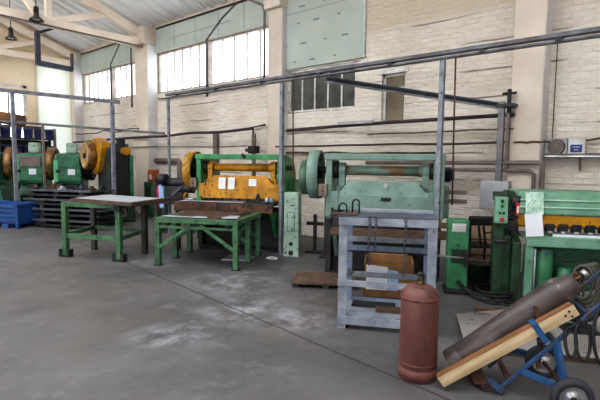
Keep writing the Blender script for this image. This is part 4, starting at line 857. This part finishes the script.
for i in range(9):
    x = -8.9+i*.22; p = S(x, 9.45+random.uniform(-.05, .35), .916); m = random.choice([M_dark, M_rust, M_sheet, M_stk2, M_ply])
    o = thing('loose_part', ['rusty', 'dark', 'pale', 'grey', 'brown', 'dull', 'small', 'round', 'bright'][i]+' loose metal part on top of the sheet stack, %s' % ['leftmost', 'second from left', 'third from left', 'left of centre', 'in the middle', 'right of centre', 'third from right', 'second from right', 'rightmost'][i], 'metal part', p, random.uniform(0, 3), 'loose parts on the sheet stack')
    if i % 3 == 0: MB().cyl((0, 0, 0), (0, 0, .09), .06, seg=14).cyl((0, 0, .09), (0, 0, .13), .03, seg=10).build('casting', m, o)
    elif i % 3 == 1: MB().box(-.09, .09, -.05, .05, 0, .05).box(-.04, .04, -.04, .04, .05, .1).build('block', m, o, bevel=.008)
    else: MB().prism([(-.1, 0), (.1, 0), (.05, .1), (-.02, .12)], -.04, .04).build('wedge', m, o, bevel=.006)

def green_press(label, loc, rz, fm=None, plate=False):
    t = thing('green_press', label, 'press', loc, rz, 'row of green presses at left'); t.scale = (1.15, 1.1, 1.02)
    MB().prism([(-.28, .95), (-.33, 1.05), (-.33, 1.55), (-.2, 1.78), (.55, 1.82), (.6, 1.6), (.6, .2), (.0, .2), (.0, .9)], -.3, .3, 'x').build('press_frame', M_press, t, bevel=.03)
    MB().box(-.32, .32, -.35, .5, .62, .78).build('press_table', M_press, t, bevel=.02)
    MB().box(-.36, .36, -.3, .7, 0, .2).build('base', M_press, t, bevel=.02)
    for x in (-.27, .27): MB().box(x-.06, x+.06, -.3, .2, .2, .65).build('leg', M_press, t, bevel=.01)
    MB().box(-.31, -.2, -.36, .3, 1.0, 1.6).build('lit_flank', M_pressl, t, bevel=.02)  # flank coloured lighter to paint in the light on it
    MB().box(-.18, .27, -.365, -.32, 1.42, 1.7).build('head_plate', M_pipe if plate else M_press, t, bevel=.01)
    MB().box(.0, .16, -.345, -.328, 1.2, 1.36).build('white_plate', M_paper, t)
    MB().box(-.06, .1, -.25, -.1, .85, 1.05).build('ram', M_dark, t, bevel=.01); MB().cyl((-.22, -.38, 1.3), (-.22, -.3, 1.3), .04).build('knob', M_black, t)
    M_ = Matrix.Translation((.38, .2, 1.5)) @ rotm(ry=PI/2)
    MB().lathe([(0, -.06), (.4, -.06), (.47, -.04), (.47, .12), (.43, .14), (.38, .07), (.0, .06)], M_, 36).build('flywheel', fm or M_brz, t)
    MB().cyl((.3, .2, 1.48), (.62, .2, 1.48), .06).build('axle', M_dark, t); MB().box(-.12, .12, .1, .34, 1.8, 2.1).build('motor', M_tower, t, bevel=.03)
green_press('green press with dark flywheel, nearest the big yellow flywheel', S(-9.3, 11.3), AZ+.48, M_dark)
green_press('green press with brown head plate, second of the row from the big flywheel', S(-10.42, 11.12), AZ+.48, plate=True)
green_press('green press cut off by the left edge of the picture', S(-11.6, 10.85), AZ+.48)
# big press, flywheel towards the hall
t = thing('large_press', 'large dark green eccentric press with big yellow flywheel', 'press', Vector((6.0, 12.1, 0)), math.radians(-9))
M_tan = mat('worn_tan_face', (206, 176, 128), (164, 126, 80), wear=(96, 66, 40), amt=.3, rough=.4, metal=.2, bump=.02)
MB().prism([(-.5, 0), (.45, 0), (.45, 1.85), (.3, 2.05), (-.25, 2.12), (-.42, 1.9), (-.45, 1.0), (-.5, .95)], .0, .62, 'x').build('press_frame', M_pressd, t, bevel=.04)
MB().box(.05, .5, -.6, -.48, .2, 1.75).build('side_guard', M_black, t, bevel=.05); MB().box(-.03, .06, -.58, -.5, .0, 1.5).build('green_edge', M_rgd, t, bevel=.02); MB().box(.52, .62, -.6, -.48, 0, 1.8).build('green_edge', M_press, t, bevel=.02)
MB().box(-.1, .6, -.75, .5, 0, .5).build('base', M_rgd, t, bevel=.03); MB().cyl((.42, -.45, 1.9), (.42, -.68, 1.9), .11).build('yellow_boss', M_yel, t)
Mw = Matrix.Translation((-.36, .32, 1.77)) @ rotm(ry=-PI/2)
fwl = MB().lathe([(.36, .02), (.385, -.01), (.385, -.18), (.36, -.2), (0, -.2)], Mw, 48).build('flywheel', M_brz, t); MB().lathe([(0, .0), (.2, .0), (.28, .0), (.3, .025), (.35, .025), (.385, -.01)], Mw, 48).build('flywheel_face', M_tan, fwl)
MB().lathe([(0, .05), (.06, .045), (.075, .0), (0, -.02)], Mw, 20).build('hub', M_black, fwl)
gp = [(.42, 1.95), (.3, 2.15), (.08, 2.25), (-.12, 2.23), (-.36, 2.12), (-.42, 2.0), (-.36, 1.8), (-.12, 1.38), (-.02, 1.28), (.1, 1.28), (.3, 1.45), (.44, 1.7)]
MB().prism([(y*1.25+.16, 1.77+(z-1.765)*1.04) for y, z in gp], -.155, .1, 'x').build('flywheel_guard', M_yel, t, bevel=.04)
MB().box(.3, .5, -.35, -.2, 2.0, 2.25).build('lubricator', M_pressd, t, bevel=.02); MB().cyl((-.3, .32, 1.77), (.6, .32, 1.77), .08).build('crankshaft', M_dark, t)
# row of buckets on a far rack
rk = thing('storage_rack', 'dark steel rack against the end wall, holding blue buckets', 'rack', (5.1, 16.95, 0), 0)
for z in (1.1, 1.75, 2.32): MB().box(-1.9, 1.55, -.25, .25, z, z+.05).build('shelf', M_pressd, rk)
for x in (-1.88, -.2, 1.5):
    for y in (-.23, .23): MB().box(x-.04, x+.04, y-.03, y+.03, 0, 2.71).build('upright', M_pipe, rk)
MB().box(-1.9, 1.55, .2, .22, .2, 2.3).build('back_sheet', M_black, rk)
def bucket(label, x, z, m=M_bucket):
    t_ = thing('blue_bucket', label, 'bucket', (x, 16.9, z), 0, 'blue buckets on the far rack')
    MB().lathe([(0, 0), (.12, 0), (.145, .26), (.15, .26), (.15, .29), (0, .29)], None, 18).build('pail', m, t_); MB().lathe([(0, .29), (.155, .29), (.155, .32), (0, .325)], None, 18).build('lid', M_bpost, t_)
nm = ['first', 'second', 'third', 'fourth', 'fifth', 'sixth', 'seventh', 'eighth', 'ninth', 'tenth']
for i in range(10): bucket('blue lidded bucket on the rack top shelf, %s from the right' % nm[i], 6.5-.335*i, 2.37)
for i in range(8): bucket('blue lidded bucket on the rack middle shelf, %s from the right' % nm[i], 6.5-.335*i, 1.8)
o = thing('wrapped_bundle', 'long tan wrapped bundle lying above the blue buckets at the far end', 'bundle', (5.0, 17.05, 2.712), 0)
MB().tube([(-1.4, -.1, .26), (-.6, -.1, .29), (.2, -.1, .27), (.75, -.1, .2)], .2, 12).build('roll', M_cardb, o); MB().box(-1.5, 1.3, -.28, .1, 0, .05).build('carrier_board', M_ply, o); MB().box(.45, .7, -.3, .1, .05, .38).build('end_box', M_ply, o)
# things by the wall between the big press and the yellow shear
o = thing('green_locker', 'small green steel locker against the wall behind the taller table', 'cabinet', (7.55, 12.0, 0), 0)
MB().box(-.2, .2, -.3, .3, 0, 1.02).build('locker_body', M_press, o, bevel=.01); MB().box(-.21, -.2, -.2, .2, .5, .9).build('dark_opening', M_rgd, o)
o = thing('orange_box', 'orange box with white label on top of the green locker', 'box', (7.55, 12.1, 1.02), 0); MB().box(-.1, .1, -.16, .16, 0, .36).build('case', M_orange, o, bevel=.008); MB().box(-.105, -.1, -.07, .07, .08, .22).build('white_label', M_paper, o)
o = thing('hanging_jacket', 'dark jacket with red and light blue panels draped over the small stand', 'jacket', S(-5.6, 9.75), AZ)
MB().prism([(-.2, .5), (-.22, 1.0), (-.12, 1.16), (.0, 1.1), (-.02, .5)], -.08, .08).build('dark_panel', M_black, o, bevel=.04); MB().prism([(-.02, .5), (-.03, 1.0), (.02, 1.1), (.05, .55)], -.09, .07).build('red_panel', M_red, o, bevel=.02); MB().prism([(.05, .52), (.0, 1.05), (.06, 1.12), (.16, .95), (.17, .55)], -.09, .07).build('blue_panel', M_paperb, o, bevel=.03)
MB().cyl((0, .02, 0), (0, .02, 1.05), .025, seg=10).build('coat_stand_pole', M_dark, o)
o = thing('bench_machine', 'dark greasy gear machine on legs left of the yellow shear', 'machine', S(-4.72, 9.15), AZ)
MB().box(-.55, .55, -.25, .25, .72, .8).build('bench_top', M_dark, o)
for (x, y) in ((-.5, -.2), (.5, -.2), (-.5, .2), (.5, .2)): MB().box(x-.03, x+.03, y-.03, y+.03, 0, .72).build('leg', M_tdk, o)
MB().box(-.35, .1, -.15, .15, .8, 1.1).cyl((-.45, 0, 1.18), (.3, 0, 1.18), .1).build('gear_head', M_dark, o, bevel=.02)
MB().cyl((-.5, -.1, 1.25), (-.3, -.1, 1.25), .12, seg=16).build('pulley', M_stk, o); MB().cyl((.05, -.1, 1.05), (.35, -.1, 1.05), .09, seg=16).build('pulley', M_stk, o); MB().bar((.1, -.1, .85), (.3, -.15, 1.15), .05, .06).build('yellow_arm', M_yfw, o); MB().bar((-.15, -.15, .9), (.1, -.18, 1.1), .04, .05).build('bright_arm', M_stk2, o); MB().cyl((.2, -.2, .83), (.45, -.2, .83), .05, seg=14).build('chuck', M_chrome, o)

# ------------------------------------------------------------------ camera
cd = bpy.data.cameras.new('camera'); cam = bpy.data.objects.new('camera', cd); COL.objects.link(cam); sc.camera = cam
cd.sensor_fit = 'HORIZONTAL'; cd.sensor_width = 36; cd.lens = 36*451.5/600; cd.clip_start = .05
yaw, pitch, roll = math.radians(49.96), math.radians(4.74), math.radians(.675)
F = Vector((math.sin(yaw)*math.cos(pitch), math.cos(yaw)*math.cos(pitch), -math.sin(pitch))); r0 = Vector((math.cos(yaw), -math.sin(yaw), 0)); u0 = r0.cross(F)
Rr = r0*math.cos(roll)+u0*math.sin(roll); Uu = -r0*math.sin(roll)+u0*math.cos(roll)
cam.matrix_world = Matrix(((Rr.x, Uu.x, -F.x, 0), (Rr.y, Uu.y, -F.y, 0), (Rr.z, Uu.z, -F.z, 1.65), (0, 0, 0, 1)))
# ------------------------------------------------------------------ light: overcast day outside
w = bpy.data.worlds.new('overcast'); sc.world = w; w.use_nodes = True; bg = w.node_tree.nodes['Background']; bg.inputs[0].default_value = (.93, .97, 1, 1); bg.inputs[1].default_value = 4.2
sc.view_settings.view_transform = 'Standard'; sc.view_settings.look = 'None'; sc.view_settings.exposure = .32; sc.view_settings.gamma = .85
